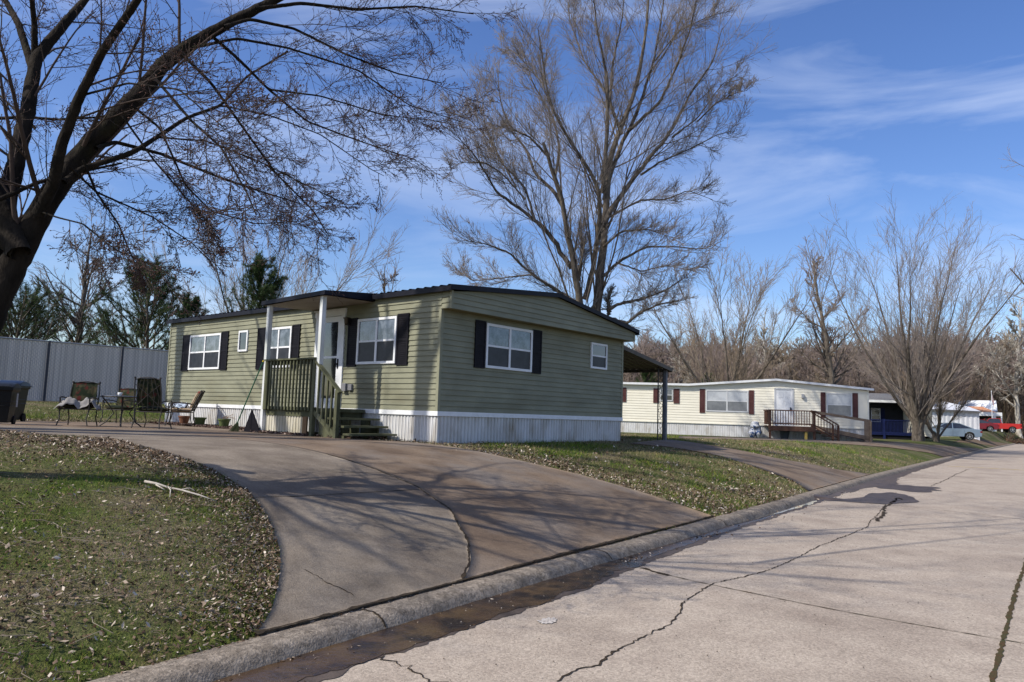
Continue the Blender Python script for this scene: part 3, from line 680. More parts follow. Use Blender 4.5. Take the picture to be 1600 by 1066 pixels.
# undergrowth of the wood: one mass of thin brush nobody could count
n = 26000
px = rw.uniform(900, 1760, n); dep = np.where(px > 1480, rw.uniform(124, 170, n), rw.uniform(88, 165, n))
d_ = (fw[None]+rt[None]*((px-800)/FPX)[:, None]); d_ /= d_[:, 1:2]; B0 = CAM+d_*dep[:, None]
s, u = xy2su(B0[:, 0], B0[:, 1]); B0[:, 2] = zsu(s, u)
hh = rw.gamma(3, .9, n)+.6; hh = np.where(dep > 120, hh*1.6, hh)
Pb = np.empty((n, 3, 3)); Pb[:, 0] = B0; dr = rw.normal(0, .28, (n, 3)); dr[:, 2] = 1
Pb[:, 1] = B0+dr*hh[:, None]*.5; Pb[:, 2] = Pb[:, 1]+(dr+rw.normal(0, .3, (n, 3))*[1, 1, .2])*hh[:, None]*.5
V, F = tubes(Pb, np.array([[.045, .032, .012]])*rw.uniform(.6, 1.3, (n, 1)), 3)
tag(link('woodland_brush', npmesh('woodland_brush', V, F), mat('brush_stems', (.10, .07, .05), island=[(0, (.11, .078, .062)), (.45, (.18, .13, .095)), (.8, (.24, .18, .12)), (1, (.15, .14, .07))])), 'dense brown brush filling the wood behind the homes', 'brush', kind='stuff')
# a rise of leaf-covered ground in the wood
def hill(name, x0, x1, d0, d1, h, m):
    a = np.linspace(x0, x1, 60); b = np.linspace(d0, d1, 12); A, Bm = np.meshgrid(a, b, indexing='ij')
    X = (A-800)/FPX*Bm; Y = Bm; s, u = xy2su(X, Y); t = (Bm-d0)/(d1-d0)
    Z = zsu(s, u)-.3+h*sst(t*1.6)*(1+.12*np.sin(A*.013)+.06*np.sin(A*.05+2))
    V = np.stack([X, Y, Z], -1).reshape(-1, 3); i = (np.arange(59)[:, None]*12+np.arange(11)[None]).ravel()
    return tag(link(name, npmesh(name, V, np.stack([i, i+12, i+13, i+1], 1), True), m), kind='structure')
hill('wooded_hill', 860, 1900, 140, 230, 9.0, mat('leaf_litter_hill', (.085, .060, .045), (.13, .095, .07), .5, .95, detail=9, stretch=(1, 1, 3)))

# --- pines: whorls of branches carrying needle tufts
def pine(loc, H, Rw, seed, label, ntuft=17):
    r = np.random.default_rng(seed); z0 = .08
    root = empty('pine_tree', loc, 0, label, 'pine tree')
    K = 8; tp = np.array([[.02*H*math.sin(t*4), .02*H*math.sin(t*3+1)-.02*H*math.sin(1), H*t, .02*H*(1-t)+.015] for t in np.linspace(0, .97, K)])
    Pt = tp[None, :, :3]; Rt = tp[None, :, 3]
    B = []; Rb = []
    nwh = 12
    for i in range(nwh):
        t = z0+(.97-z0)*i/nwh
        for j in range(int(r.integers(5, 8))):
            a = r.uniform(0, 6.28); ln = Rw*(1-t)**.6*r.uniform(.5, 1.15)+.12*Rw; e = r.uniform(.05, .45)+.5*t
            d = np.array([math.cos(a)*math.cos(e), math.sin(a)*math.cos(e), math.sin(e)]); P = np.array([0, 0, H*(t+r.uniform(-.02, .02))]); pts = [P]
            for k in range(5): d = nrm(d+np.array([0, 0, .17])+r.normal(0, .08, 3)); P = P+d*ln/5; pts.append(P)
            B.append(pts); Rb.append(np.linspace(.035, .01, 6)*(.5+ln/3))
    B = np.array(B); Rb = np.array(Rb)
    C, Rc = spawn(B, Rb, 8, .25, 1, 38, 10, (.25, .55), .6, 4, .08, .05, r, minr=.008)
    V, F = merge([tubes(Pt, Rt, 8), tubes(B, Rb, 4), tubes(C, Rc, 3)]); link('trunk', npmesh('trunk', V, F, True), BARKG, root)
    # needles
    src = np.concatenate([C.reshape(-1, 3)[0::1], B[:, 2:].reshape(-1, 3)]); dirs = np.concatenate([nrm(np.gradient(C, axis=1)).reshape(-1, 3), nrm(np.gradient(B, axis=1))[:, 2:].reshape(-1, 3)])
    n = ntuft; S = np.repeat(src, n, 0)+r.normal(0, .035, (len(src)*n, 3)); D = nrm(np.repeat(dirs, n, 0)*.55+r.normal(0, .55, (len(src)*n, 3))+[0, 0, .12])
    ln = r.uniform(.13, .26, len(S))[:, None]*(H/8)**.5; q_ = nrm(np.cross(D, r.normal(0, 1, D.shape)))*.011*(H/8)**.5
    V = np.stack([S-q_, S+q_, S+D*ln], 1).reshape(-1, 3); F = np.arange(len(V)).reshape(-1, 3)
    link('crown', npmesh('crown', V, F), NEEDLE, root)
    return root
for px, dep, yt, rw_, sd, lab in [(218, 38, 425, 4.3, 61, 'dark dense pine behind the fence beside the far end of the green home'),
                                  (396, 44, 404, 3.6, 62, 'green pine top rising above the green roof behind the porch'),
                                  (284, 46, 462, 2.3, 63, 'small pine tip just left of the green roof end'),
                                  (14, 36, 478, 4.6, 64, 'low dark pine above the fence at the left edge')]:
    P = at_px(px, dep); pine(P, H_for(px, yt, dep), rw_, sd, lab)
P = at_px(1108, 84); pine(P, 6., 2.2, 65, 'small green cedar in the wood behind the cream home', 14)
P = at_px(1010, 88); pine(P, 7., 3, 66, 'green cedar in the wood seen under the carport roof', 14)

# ------------------------------------------------------------------ buildings
def lap_wall(mb, p0, p1, z0, ztop, lap=.112, out=.022, mi=0, zmax=None):
    """clapboards between plan points p0->p1 (outward normal on the right-hand side of p0->p1);
    ztop: list of (t, z) roof line; each lap is a slanted board with a shadow underside"""
    p0 = np.array(p0, float); p1 = np.array(p1, float); d = p1-p0; ln = np.linalg.norm(d); d /= ln; nn = np.array([d[1], -d[0]])
    tz = ztop if isinstance(ztop, list) else [(0, ztop), (ln, ztop)]
    ts = [a for a, b in tz]; zs = [b for a, b in tz]
    def span(z):
        """t interval where roof line >= z"""
        if z <= min(zs[0], zs[-1]): return 0, ln
        g = np.linspace(0, ln, 800); k = np.interp(g, ts, zs) >= z
        return (g[k][0], g[k][-1]) if k.any() else None
    z = z0; top = max(zs)
    while z < top-1e-4:
        z1 = min(z+lap, top); a = span(z+.001); b = span(z1-.001) or None
        if a is None: break
        if b is None: m = (a[0]+a[1])/2; b = (m, m)
        o0, o1 = out, .003
        P = lambda t, o, zz: (*(p0+d*t+nn*o), zz)
        mb.add([P(a[0], o0, z), P(a[1], o0, z), P(b[1], o1, z1), P(b[0], o1, z1)], [(0, 1, 2, 3)], mi)
        mb.add([P(a[0], 0, z), P(a[1], 0, z), P(a[1], o0, z), P(a[0], o0, z)], [(0, 1, 2, 3)], mi)
        z = z1
    return mb
def rib_wall(mb, p0, p1, z0f, z1, pitch=.10, dep=.018, mi=0):
    """vertical ribbed skirting; z0f(x,y)->ground"""
    p0 = np.array(p0, float); p1 = np.array(p1, float); d = p1-p0; ln = np.linalg.norm(d); d /= ln; nn = np.array([d[1], -d[0]])
    n = int(ln/pitch); pit = ln/n; pr = []
    for i in range(n):
        t = i*pit
        pr += [(t, 0), (t+pit*.12, dep), (t+pit*.5, dep), (t+pit*.62, 0), (t+pit*.80, 0), (t+pit*.83, -dep*.5), (t+pit*.90, -dep*.5), (t+pit*.93, 0)]
    pr.append((ln, 0)); vs = []
    for t, o in pr:
        x, y = p0+d*t+nn*o; vs += [(x, y, z0f(x, y)), (x, y, z1)]
    fs = [(2*i, 2*i+2, 2*i+3, 2*i+1) for i in range(len(pr)-1)]
    return mb.add(vs, fs, mi)
class Face:
    """a wall plane: maps (t along, o outward, z) into local coordinates"""
    def __init__(s, p0, d, n): s.p = Vector((p0[0], p0[1], 0)); s.d = Vector((*d, 0)); s.n = Vector((*n, 0))
    def box(s, mb, t0, t1, o0, o1, z0, z1, mi=0):
        c = [s.p+s.d*t+s.n*o for t, o in ((t0, o0), (t1, o0), (t1, o1), (t0, o1))]
        vs = [(c_.x, c_.y, z0) for c_ in c]+[(c_.x, c_.y, z1) for c_ in c]
        return mb.add(vs, [(3, 2, 1, 0), (4, 5, 6, 7), (0, 1, 5, 4), (1, 2, 6, 5), (2, 3, 7, 6), (3, 0, 4, 7)], mi)
def window(fc, parent, t0, t1, z0, z1, fr=.055, cols=2, trim=WHITE, up=None, lo=None, sash=True, frames=.0, proud=.05):
    if t0 > t1: t0, t1 = t1, t0
    up = up or GLASSUP; lo = lo or GLASSLO
    mb = MB()
    fc.box(mb, t0, t1, .0, proud, z0, z0+fr); fc.box(mb, t0, t1, .0, proud, z1-fr, z1)
    fc.box(mb, t0, t0+fr, .0, proud, z0+fr, z1-fr); fc.box(mb, t1-fr, t1, .0, proud, z0+fr, z1-fr)
    zm = (z0+z1)/2; w = (t1-t0-2*fr-(cols-1)*fr*1.1)/cols
    for c in range(1, cols): a = t0+fr+c*w+(c-1)*fr*1.1; fc.box(mb, a, a+fr*1.1, .0, proud-.006, z0+fr, z1-fr)
    if sash:
        for c in range(cols): a = t0+fr+c*(w+fr*1.1); fc.box(mb, a, a+w, .0, proud-.012, zm-fr*.38, zm+fr*.38)
    f = mb.build('window', trim, parent)
    for c in range(cols):
        a = t0+fr+c*(w+fr*1.1)
        g = MB(); fc.box(g, a-.002, a+w+.002, .004, .030, zm, z1-fr+.002); g.build('pane', up, f)
        g = MB(); fc.box(g, a-.002, a+w+.002, .004, .028, z0+fr-.002, zm, 0); g.build('window_screen' if lo is GLASSLO else 'pane', lo, f)
    return f
def shutter(fc, parent, t0, t1, z0, z1, m=SHUT):
    mb = MB(); fr = .035; zm = (z0+z1)/2
    fc.box(mb, t0, t1, .016, .032, z0, z1)
    for a, b in ((t0, t0+fr), (t1-fr, t1)): fc.box(mb, a, b, .032, .046, z0, z1)
    for a, b in ((z0, z0+fr), (zm-fr*.7, zm+fr*.7), (z1-fr, z1)): fc.box(mb, t0+fr, t1-fr, .032, .046, a, b)
    z = z0+fr+.01
    while z < z1-fr-.02:
        if abs(z-zm) > fr: fc.box(mb, t0+fr, t1-fr, .032, .040, z, z+.022)
        z += .045
    return mb.build('shutter', m, parent)

# ---- the green home.  local X along the gable end, Y along the long wall, Z from the floor line
YH, LN, WD, H = .8607, 11.83, 6.78, 2.42
AO = np.array([-1.431, 14.746, 1.612])
gh = empty('mobile_home', AO, YH, 'sage green vinyl sided mobile home with black shutters and white skirting', 'mobile home')
cY, sY = math.cos(YH), math.sin(YH)
def h2w(x, y, z=0): return np.array([AO[0]+cY*x-sY*y, AO[1]+sY*x+cY*y, AO[2]+z])
def hground(x, y): P = h2w(x, y); return gz(P[0], P[1])-AO[2]
OH = .27
def part(name, m, fn, parent=gh, **k): mb = MB(); fn(mb); return mb.build(name, m, parent, **k)
LONG = Face((0, 0), (0, 1), (-1, 0)); GAB = Face((0, 0), (1, 0), (0, -1))
EZL, RZ, EZR, RX = 2.42, 2.76, 2.28, 3.45   # underside of the roof at the eaves and the ridge
OZ = 2.06
def f(mb):
    lap_wall(mb, (0, LN), (0, 0), 0, EZL)
    lap_wall(mb, (0, 0), (0, -OH), OZ, EZL)
part('long_wall', SIDING, f)
part('gable_wall', SIDING, lambda mb: lap_wall(mb, (0, 0), (WD, 0), 0, OZ+.03))
part('gable_overhang', SIDING, lambda mb: lap_wall(mb, (0, -OH), (WD+.14, -OH), OZ-.01, [(0, EZL), (RX, RZ), (WD+.14, EZR)]))
part('rear_wall', SIDING, lambda mb: (lap_wall(mb, (WD, 0), (WD, LN), 0, EZR), lap_wall(mb, (WD, LN), (0, LN), 0, [(0, EZR), (WD-RX, RZ), (WD, EZL)])))
part('soffit', SOFFITG, lambda mb: mb.box(.004, WD+.14, -OH+.004, .03, OZ-.016, OZ-.004))
def f(mb):
    pass
for q_ in ((-.028, .045, -.022, .05, 0, OZ-.017), (WD-.05, WD+.025, -.022, .05, 0, OZ-.017), (-.028, .03, -OH-.024, -OH+.03, OZ-.012, EZL-.01), (-.028, .04, LN-.04, LN+.02, 0, EZL), (WD+.11, WD+.165, -OH-.024, -OH+.03, OZ-.012, EZR-.02)):
    part('corner_trim', SIDTRIM, lambda mb: mb.box(*q_))
def f(mb):
    rib_wall(mb, (.015, LN), (.015, .0), lambda x, y: hground(x, y)-.05, -.085)
    rib_wall(mb, (.0, .015), (WD, .015), lambda x, y: hground(x, y)-.05, -.085)
    rib_wall(mb, (WD-.01, 0), (WD-.01, LN), lambda x, y: hground(x, y)-.05, -.085)
part('skirting', SKIRT, f)
def f(mb):
    mb.box(-.030, .0, -.03, LN, -.09, .002); mb.box(.0, WD+.03, -.030, .0, -.09, .002); mb.box(WD, WD+.03, 0, LN, -.09, .002)
part('skirting_band', WHITE, f)
# roof: ribbed dark metal, two slopes, with a drip edge
def roofz(x): return np.interp(x, [-.12, RX, WD+.24], [EZL+.0, RZ+.0, EZR-.0])
def f(mb):
    y0, y1 = -OH-.08, LN+.12
    for xa, xb in ((-.10, RX), (RX, WD+.24)):
        za, zb = float(roofz(xa)), float(roofz(xb)); L_ = y1-y0; n = int(L_/.23); pit = L_/n; pr = []
        for i in range(n): a = y0+i*pit; pr += [(a, 0), (a+.05, .028), (a+.09, .028), (a+.14, 0)]
        pr.append((y1, 0)); vs = []
        for yy, o in pr: vs += [(xa, yy, za+.075+o), (xb, yy, zb+.075+o)]
        mb.add(vs, [(2*i, 2*i+1, 2*i+3, 2*i+2) for i in range(len(pr)-1)])
        vs = [(xa, y0, za+.072), (xb, y0, zb+.072), (xb, y1, zb+.072), (xa, y1, za+.072), (xa, y0, za+.005), (xb, y0, zb+.005), (xb, y1, zb+.005), (xa, y1, za+.005)]
        mb.add(vs, [(7, 6, 5, 4), (0, 1, 5, 4), (1, 2, 6, 5), (2, 3, 7, 6), (3, 0, 4, 7)])
rf = part('roof', BLACKMET, f)
def f(mb):
    for (a, b) in ((-.11, RX), (RX, WD+.25)):
        za, zb = float(roofz(a)), float(roofz(b))
        mb.add([(a, -OH-.085, za-.012), (b, -OH-.085, zb-.012), (b, -OH-.085, zb+.085), (a, -OH-.085, za+.085), (a, -OH-.105, za-.012), (b, -OH-.105, zb-.012), (b, -OH-.105, zb+.085), (a, -OH-.105, za+.085)],
               [(4, 5, 6, 7), (3, 2, 6, 7), (0, 1, 5, 4), (0, 3, 7, 4), (1, 2, 6, 5)])
    mb.box(-.125, -.10, -OH-.10, LN+.12, EZL-.03, EZL+.07); mb.box(WD+.24, WD+.262, -OH-.10, LN+.12, EZR-.05, EZR+.06)
part('fascia', BLACKMET, f)
part('roof_vent', mat('grey_galvanised', (.42, .43, .44), (.33, .34, .35), 6, .5, metal=.3), lambda mb: (mb.lathe([(.05, 0), (.05, .30), (.08, .30), (.08, .36), (.02, .38)], 12, (1.3, 5.6, 2.58)), mb.lathe([(.05, 0), (.05, .2), (.09, .2), (.09, .26), (.02, .28)], 12, (1.1, 9.0, 2.5)), mb.lathe([(.012, 0), (.012, .42)], 8, (1.9, 5.2, 2.6))), rf)
# long wall windows (t = distance from the near corner)
window(LONG, gh, 1.32, 2.64, .98, 1.99); shutter(LONG, gh, .94, 1.30, .94, 2.03); shutter(LONG, gh, 2.66, 2.99, .94, 2.03)
window(LONG, gh, 5.25, 6.40, .96, 1.98); shutter(LONG, gh, 4.90, 5.23, .93, 2.01); shutter(LONG, gh, 6.42, 6.82, .93, 2.01)
window(LONG, gh, 8.71, 10.49, .97, 1.97); shutter(LONG, gh, 8.32, 8.69, .94, 2.00); shutter(LONG, gh, 10.52, 10.95, .94, 2.00)
window(LONG, gh, 7.30, 7.76, 1.42, 1.98, cols=1, fr=.05, sash=False, up=GLASSDK, lo=GLASSDK)
window(GAB, gh, 1.31, 2.87, .96, 1.92); shutter(GAB, gh, .97, 1.29, .94, 1.95); shutter(GAB, gh, 2.89, 3.22, .94, 1.95)
window(GAB, gh, 5.25, 5.98, 1.22, 1.88, cols=1, fr=.05, up=GLASSDK)
# door
def f(mb):
    LONG.box(mb, 3.13, 3.25, .0, .045, -.01, 2.12); LONG.box(mb, 4.12, 4.24, .0, .045, -.01, 2.12); LONG.box(mb, 3.10, 4.27, .0, .055, 2.12, 2.25); LONG.box(mb, 3.08, 4.29, .0, .075, 2.25, 2.28)
part('door_frame', WHITE, f)
def f(mb):
    LONG.box(mb, 3.255, 3.37, .0, .035, .0, 2.11); LONG.box(mb, 4.0, 4.115, .0, .035, .0, 2.11); LONG.box(mb, 3.37, 4.0, .0, .035, .0, .22); LONG.box(mb, 3.37, 4.0, .0, .035, 1.98, 2.11); LONG.box(mb, 3.37, 4.0, .0, .035, 1.14, 1.19)
dr = part('storm_door', WHITE, f)
part('pane', glass('storm_door_glass', (.05, .055, .06), (.012, .013, .016), 6), lambda mb: LONG.box(mb, 3.37, 4.0, .004, .027, 1.19, 1.98), dr)
part('pane', GLASSDK, lambda mb: LONG.box(mb, 3.37, 4.0, .004, .027, .22, 1.14), dr)
part('handle', SHUT, lambda mb: (LONG.box(mb, 3.29, 3.33, .035, .05, .90, 1.12), LONG.box(mb, 3.295, 3.325, .05, .085, .98, 1.02)), dr)
part('wall_lamp', mat('bronze_lamp', (.06, .045, .03), None, rough=.4, metal=.6), lambda mb: (LONG.box(mb, 2.93, 3.03, .016, .04, 1.86, 2.04), LONG.box(mb, 2.92, 3.04, .04, .15, 2.02, 2.05), mb.lathe([(.03, 0), (.05, .04), (.06, .15), (.02, .17)], 10, (-.10, 2.98, 1.87))))
part('meter_box', mat('grey_plastic_box', (.20, .20, .21), None, rough=.5), lambda mb: (LONG.box(mb, 2.90, 3.05, .016, .10, .38, .56), LONG.box(mb, 2.72, 2.86, .016, .07, .40, .54)), bevel=.01)
# ---- porch roof and posts
PD, PY0, PY1 = -1.22, 2.20, 4.42
def f(mb):
    mb.add([(PD-.12, PY0-.1, 2.42), (PD-.12, PY1+.1, 2.36), (-.10, PY1+.1, 2.50), (-.10, PY0-.1, 2.53), (PD-.12, PY0-.1, 2.33), (PD-.12, PY1+.1, 2.27), (-.02, PY1+.1, 2.33), (-.02, PY0-.1, 2.36)],
           [(3, 2, 1, 0), (0, 1, 5, 4), (1, 2, 6, 5), (3, 0, 4, 7), (2, 3, 7, 6)])
pr_ = part('porch_roof', BLACKMET, f)
part('porch_ceiling', SOFFIT, lambda mb: mb.add([(PD-.08, PY0-.06, 2.318), (-.02, PY0-.06, 2.345), (-.02, PY1+.06, 2.315), (PD-.08, PY1+.06, 2.258)], [(0, 1, 2, 3)]), pr_)
for yy, zt, zb in ((4.33, 2.27, hground(PD, 4.33)-.02), (2.30, 2.33, .0)):
    def f(mb):
        mb.box(PD-.05, PD+.05, yy-.05, yy+.05, zb, zt)
        if zb < -.3: mb.box(PD-.075, PD+.075, yy-.075, yy+.075, zb, zb+.05)
    part('porch_post', WHITEP, f, bevel=.008)
# ---- wooden porch with stairs
pc = empty('wooden_porch', h2w(PD, 3.3, hground(PD, 3.3)), YH, 'olive painted wooden entry porch with picket railing and stairs', 'porch')
def P3(x, y, z): return (x-PD, y-3.3, z-hground(PD, 3.3))
def pbox(mb, x0, x1, y0, y1, z0, z1, mi=0): a = P3(x0, y0, z0); b = P3(x1, y1, z1); mb.box(a[0], b[0], a[1], b[1], a[2], b[2], mi)
def pbar(mb, a, b, w, h=None, mi=0): mb.bar(P3(*a), P3(*b), w, h, mi)
GD = hground(PD, 2.5)
def ppart(name, m, fn, **k): mb = MB(); fn(mb); return mb.build(name, m, pc, **k)
def f(mb):
    for i in range(9): y0 = 2.28+i*.236; pbox(mb, PD+.03, -.04, y0, y0+.225, -.045, -.01)
    pbox(mb, PD+.02, PD+.06, 2.27, 4.42, -.20, -.047); pbox(mb, PD+.06, -.04, 2.30, 2.34, -.20, -.047); pbox(mb, PD+.06, -.04, 4.36, 4.40, -.20, -.047)
ppart('deck', PORCHWOOD, f)
for (y, zt) in ((2.40, 1.03), (4.22, 1.0)): ppart('deck_post', PORCHWOOD, lambda mb: pbox(mb, PD-.075, PD+.015, y-.045, y+.045, (GD-.03 if y < 3 else -.08), zt), bevel=.006)
ppart('newel_post', PORCHWOOD, lambda mb: pbox(mb, PD-.075, PD+.015, 1.54, 1.63, GD-.03, .36), bevel=.006)
def f(mb):
    pbox(mb, PD-.09, PD+.04, 2.36, 4.30, 1.0, 1.035); pbox(mb, PD-.03, PD+.01, 2.44, 4.20, .90, 1.0)
ppart('handrail', PORCHWOOD, f); ppart('bottom_rail', PORCHWOOD, lambda mb: pbox(mb, PD-.03, PD+.01, 2.44, 4.20, -.07, -.0))
for i in range(14): ppart('baluster', PORCHWOOD, lambda mb: pbox(mb, PD-.068, PD-.032, 2.50+i*.127, 2.536+i*.127, -.075, .985))
def f(mb):
    pbar(mb, (PD-.03, 2.36, .95), (PD-.03, 1.50, .31), .10, .035)
ppart('stair_rail', PORCHWOOD, f); ppart('stair_rail', PORCHWOOD, lambda mb: pbar(mb, (PD-.03, 2.36, -.10), (PD-.03, 1.60, -.55), .04, .09))
for i in range(4):
    y = 2.24-i*.155; zt = .95-(2.36-y)*.744; zb = -.10-(2.36-y)*.59; ppart('baluster', PORCHWOOD, lambda mb: pbox(mb, PD-.05, PD-.015, y-.018, y+.018, zb-.03, zt-.01))
for i in range(4):
    y1 = 2.27-i*.285; z = -.045-(i+0)*.15
    if i == 0: z = -.045
    def f(mb):
        pbox(mb, PD+.03, -.05, y1-.29 if i else y1-.06, y1+.02, z-.04-.0, z-.0 if i else z+.03)
    ppart('stair_tread', PORCHWOOD, f)
def f(mb):
    for xx in (PD+.05, -.62, -.10):
        prf = [(2.28, -.09), (2.28, GD), (1.42, GD), (1.42, -.54), (1.70, -.54), (1.70, -.39), (1.99, -.39), (1.99, -.24), (2.28, -.24)]
        mb.prism([(a, b) for a, b in prf], xx, xx+.04, lambda p, x: P3(x, p[0], p[1]-.002))
ppart('stair_stringer', PORCHWOOD, f)
def f(mb):
    rib_wall(mb, P3(PD+.05, 4.30, 0)[:2], P3(PD+.05, 2.85, 0)[:2], lambda x, y: .0, -GD-.09)
ppart('lattice_skirting', mat('yellowed_skirting', (.58, .55, .46), (.42, .38, .28), 3, .6, stretch=(1, 1, .5)), f)
ppart('plywood_strip', mat('weathered_plywood', (.30, .20, .10), (.18, .11, .06), 6, .8, stretch=(1, 1, .3)), lambda mb: pbox(mb, PD+.03, PD+.07, 2.70, 2.85, GD, -.09))
# ---- carport on the back of the green home
cpX0, cpX1, cpY0, cpY1, cz0, cz1 = WD+.05, 9.92, .22, 4.3, 1.99, 1.50
CPM = mat('brown_carport_metal', (.115, .095, .075), (.08, .065, .052), 5, .5)
cp = empty('carport', h2w(8.4, .3, hground(8.4, .3)), YH, 'small brown metal carport on scrolled posts at the far corner of the green home', 'carport')
zc = hground(8.4, .3)
def C3(x, y, z): return (x-8.4, y-.3, z-zc)
def f(mb):
    n = 18; pr = []; w_ = (cpY1-cpY0)/n
    for i in range(n): a = cpY0+i*w_; pr += [(a, 0), (a+.02, .04), (a+w_*.4, .04), (a+w_*.5, 0)]
    pr.append((cpY1, 0)); vs = []; k = len(pr)
    for y, o in pr: vs += [C3(cpX0, y, cz0+o), C3(cpX1, y, cz1+o)]
    mb.add(vs, [(2*i, 2*i+1, 2*i+3, 2*i+2) for i in range(k-1)])
mb = MB(); f(mb); mb.build('roof', CPM, cp)
mb = MB()
mb.bar(C3(cpX0, cpY0-.01, cz0-.01), C3(cpX1+.03, cpY0-.01, cz1-.01), .03, .11); mb.bar(C3(cpX1+.01, cpY0-.02, cz1-.03), C3(cpX1+.01, cpY1, cz1-.03), .03, .10); mb.bar(C3(cpX0+.02, cpY0, cz0-.05), C3(cpX0+.02, cpY1, cz0-.05), .03, .08)
mb.build('fascia', CPM, cp)
IRON = mat('dark_ironwork', (.035, .033, .032), (.06, .055, .05), 9, .5)
def lattice(x, y, ztop, w_=.26):
    z0 = hground(x, y); mb = MB()
    for o in (0, w_): mb.bar(C3(x+o, y, z0-.02), C3(x+o, y, ztop), .026)
    z = z0+.06
    while z < ztop-.2:
        pts = [C3(x+w_*.5+math.sin(t*math.pi*2)*w_*.42, y, z+.30*t) for t in np.linspace(0, 1, 9)]; mb.tube(pts, .007, 4)
        pts = [C3(x+w_*.5-math.sin(t*math.pi*2)*w_*.22, y, z+.30*t) for t in np.linspace(0, 1, 9)]; mb.tube(pts, .006, 4)
        z += .30
    mb.build('scroll_post', IRON, cp)
lattice(7.0, .35, 1.93, .18); lattice(9.36, .35, 1.55, .30); lattice(7.0, 4.1, 1.93, .18)
mb = MB(); mb.bar(C3(9.80, .35, hground(9.8, .35)), C3(9.80, .35, 1.47), .09); mb.build('post', mat('grey_post_paint', (.20, .21, .22), (.14, .14, .15), 6, .6), cp)
mb = MB(); mb.bar(C3(9.80, 4.1, hground(9.8, 4.1)), C3(9.80, 4.1, 1.47), .09); mb.build('post', MATS['grey_post_paint'], cp)

# ---- cream mobile home across the second drive
YW = -.1718; WO = np.array([20.059, 41.497, 1.452])
CREAM = mat('cream_siding', (.80, .76, .64), (.75, .71, .59), 1.5, .55)
CREAMT = mat('cream_trim', (.72, .70, .60), None)
MAROON = mat('faded_maroon_shutter', (.085, .032, .030), (.12, .055, .052), 3, .6)
DECKW = mat('brown_stained_deck_wood', (.125, .065, .042), (.085, .042, .028), 5, .7)
wh = empty('mobile_home', WO, YW, 'long cream mobile home with maroon shutters and a low gabled front', 'mobile home')
cW, sW = math.cos(YW), math.sin(YW)
def w2w(x, y, z=0): return np.array([WO[0]+cW*x-sW*y, WO[1]+sW*x+cW*y, WO[2]+z])
def wground(x, y): P = w2w(x, y); return gz(P[0], P[1])-WO[2]
FR = Face((0, 0), (-1, 0), (0, -1))   # t measured leftwards from the right corner
def wp(name, m, fn, par=wh, **k): mb = MB(); fn(mb); return mb.build(name, m, par, **k)
wp('wall', CREAM, lambda mb: (lap_wall(mb, (-21, 0), (0, 0), 0, [(0, 2.16), (11.2, 2.17), (16.05, 2.58), (21, 2.17)], lap=.15, out=.02), lap_wall(mb, (0, 0), (0, 8), 0, 2.17, lap=.15)))
wp('skirting', SKIRT, lambda mb: (rib_wall(mb, (-21, .02), (0, .02), lambda x, y: wground(x, y)-.05, -.0, pitch=.13, dep=.006), rib_wall(mb, (-.02, 0), (-.02, 8), lambda x, y: wground(x, y)-.05, -.0, pitch=.13, dep=.006)))
wp('trim', CREAMT, lambda mb: (mb.box(-21, .03, -.035, 0, -.03, .02), mb.box(-.06, .04, -.04, .05, 0, 2.16)))
wp('roof', mat('light_grey_roof', (.40, .40, .41), (.33, .33, .34), 3, .5), lambda mb: [mb.add([(a, -.18, za+.02), (b, -.18, zb+.02), (b, 8.1, zb+.02), (a, 8.1, za+.02), (a, -.18, za+.10), (b, -.18, zb+.10), (b, 8.1, zb+.10), (a, 8.1, za+.10)],
    [(3, 2, 1, 0), (4, 5, 6, 7), (0, 1, 5, 4), (1, 2, 6, 5), (2, 3, 7, 6), (3, 0, 4, 7)]) for a, b, za, zb in ((-21, -9.8, 2.16, 2.17), (-9.8, -4.95, 2.17, 2.58), (-4.95, .25, 2.58, 2.15))])
wp('fascia', WHITE, lambda mb: [mb.add([(a, -.19, za-.03), (b, -.19, zb-.03), (b, -.19, zb+.085), (a, -.19, za+.085), (a, -.215, za-.03), (b, -.215, zb-.03), (b, -.215, zb+.085), (a, -.215, za+.085)], [(4, 5, 6, 7), (3, 2, 6, 7), (0, 1, 5, 4), (1, 2, 6, 5)]) for a, b, za, zb in ((-21, -9.8, 2.16, 2.17), (-9.8, -4.95, 2.17, 2.58), (-4.95, .27, 2.58, 2.15))])
GALV = mat('mill_finish_frame', (.55, .56, .57), None, rough=.4)
PALEG = glass('curtained_glass', (.48, .50, .53), (.36, .38, .42), 2.0); MIDG = glass('darker_curtained_glass', (.16, .17, .19), (.11, .12, .14), 2.0)  # pale curtain tone, and a darker grey one
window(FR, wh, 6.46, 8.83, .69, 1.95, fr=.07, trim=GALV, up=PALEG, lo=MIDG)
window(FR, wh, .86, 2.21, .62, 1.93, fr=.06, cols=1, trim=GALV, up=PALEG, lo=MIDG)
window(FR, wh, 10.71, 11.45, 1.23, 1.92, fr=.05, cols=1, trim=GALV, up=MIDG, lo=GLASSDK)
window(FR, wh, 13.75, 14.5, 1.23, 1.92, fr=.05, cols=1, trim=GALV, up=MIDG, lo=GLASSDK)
for a, b, c, d in ((6.15, 6.42, .60, 1.98), (8.88, 9.18, .60, 1.98), (.54, .82, .54, 1.97), (2.26, 2.52, .54, 1.97), (10.33, 10.66, 1.10, 1.95), (11.50, 11.83, 1.10, 1.95), (13.4, 13.7, 1.10, 1.95)): shutter(FR, wh, a, b, c, d, MAROON)
wp('door_frame', GALV, lambda mb: (FR.box(mb, 3.98, 4.06, 0, .05, 0, 2.13), FR.box(mb, 4.96, 5.04, 0, .05, 0, 2.13), FR.box(mb, 3.98, 5.04, 0, .05, 2.06, 2.14)))
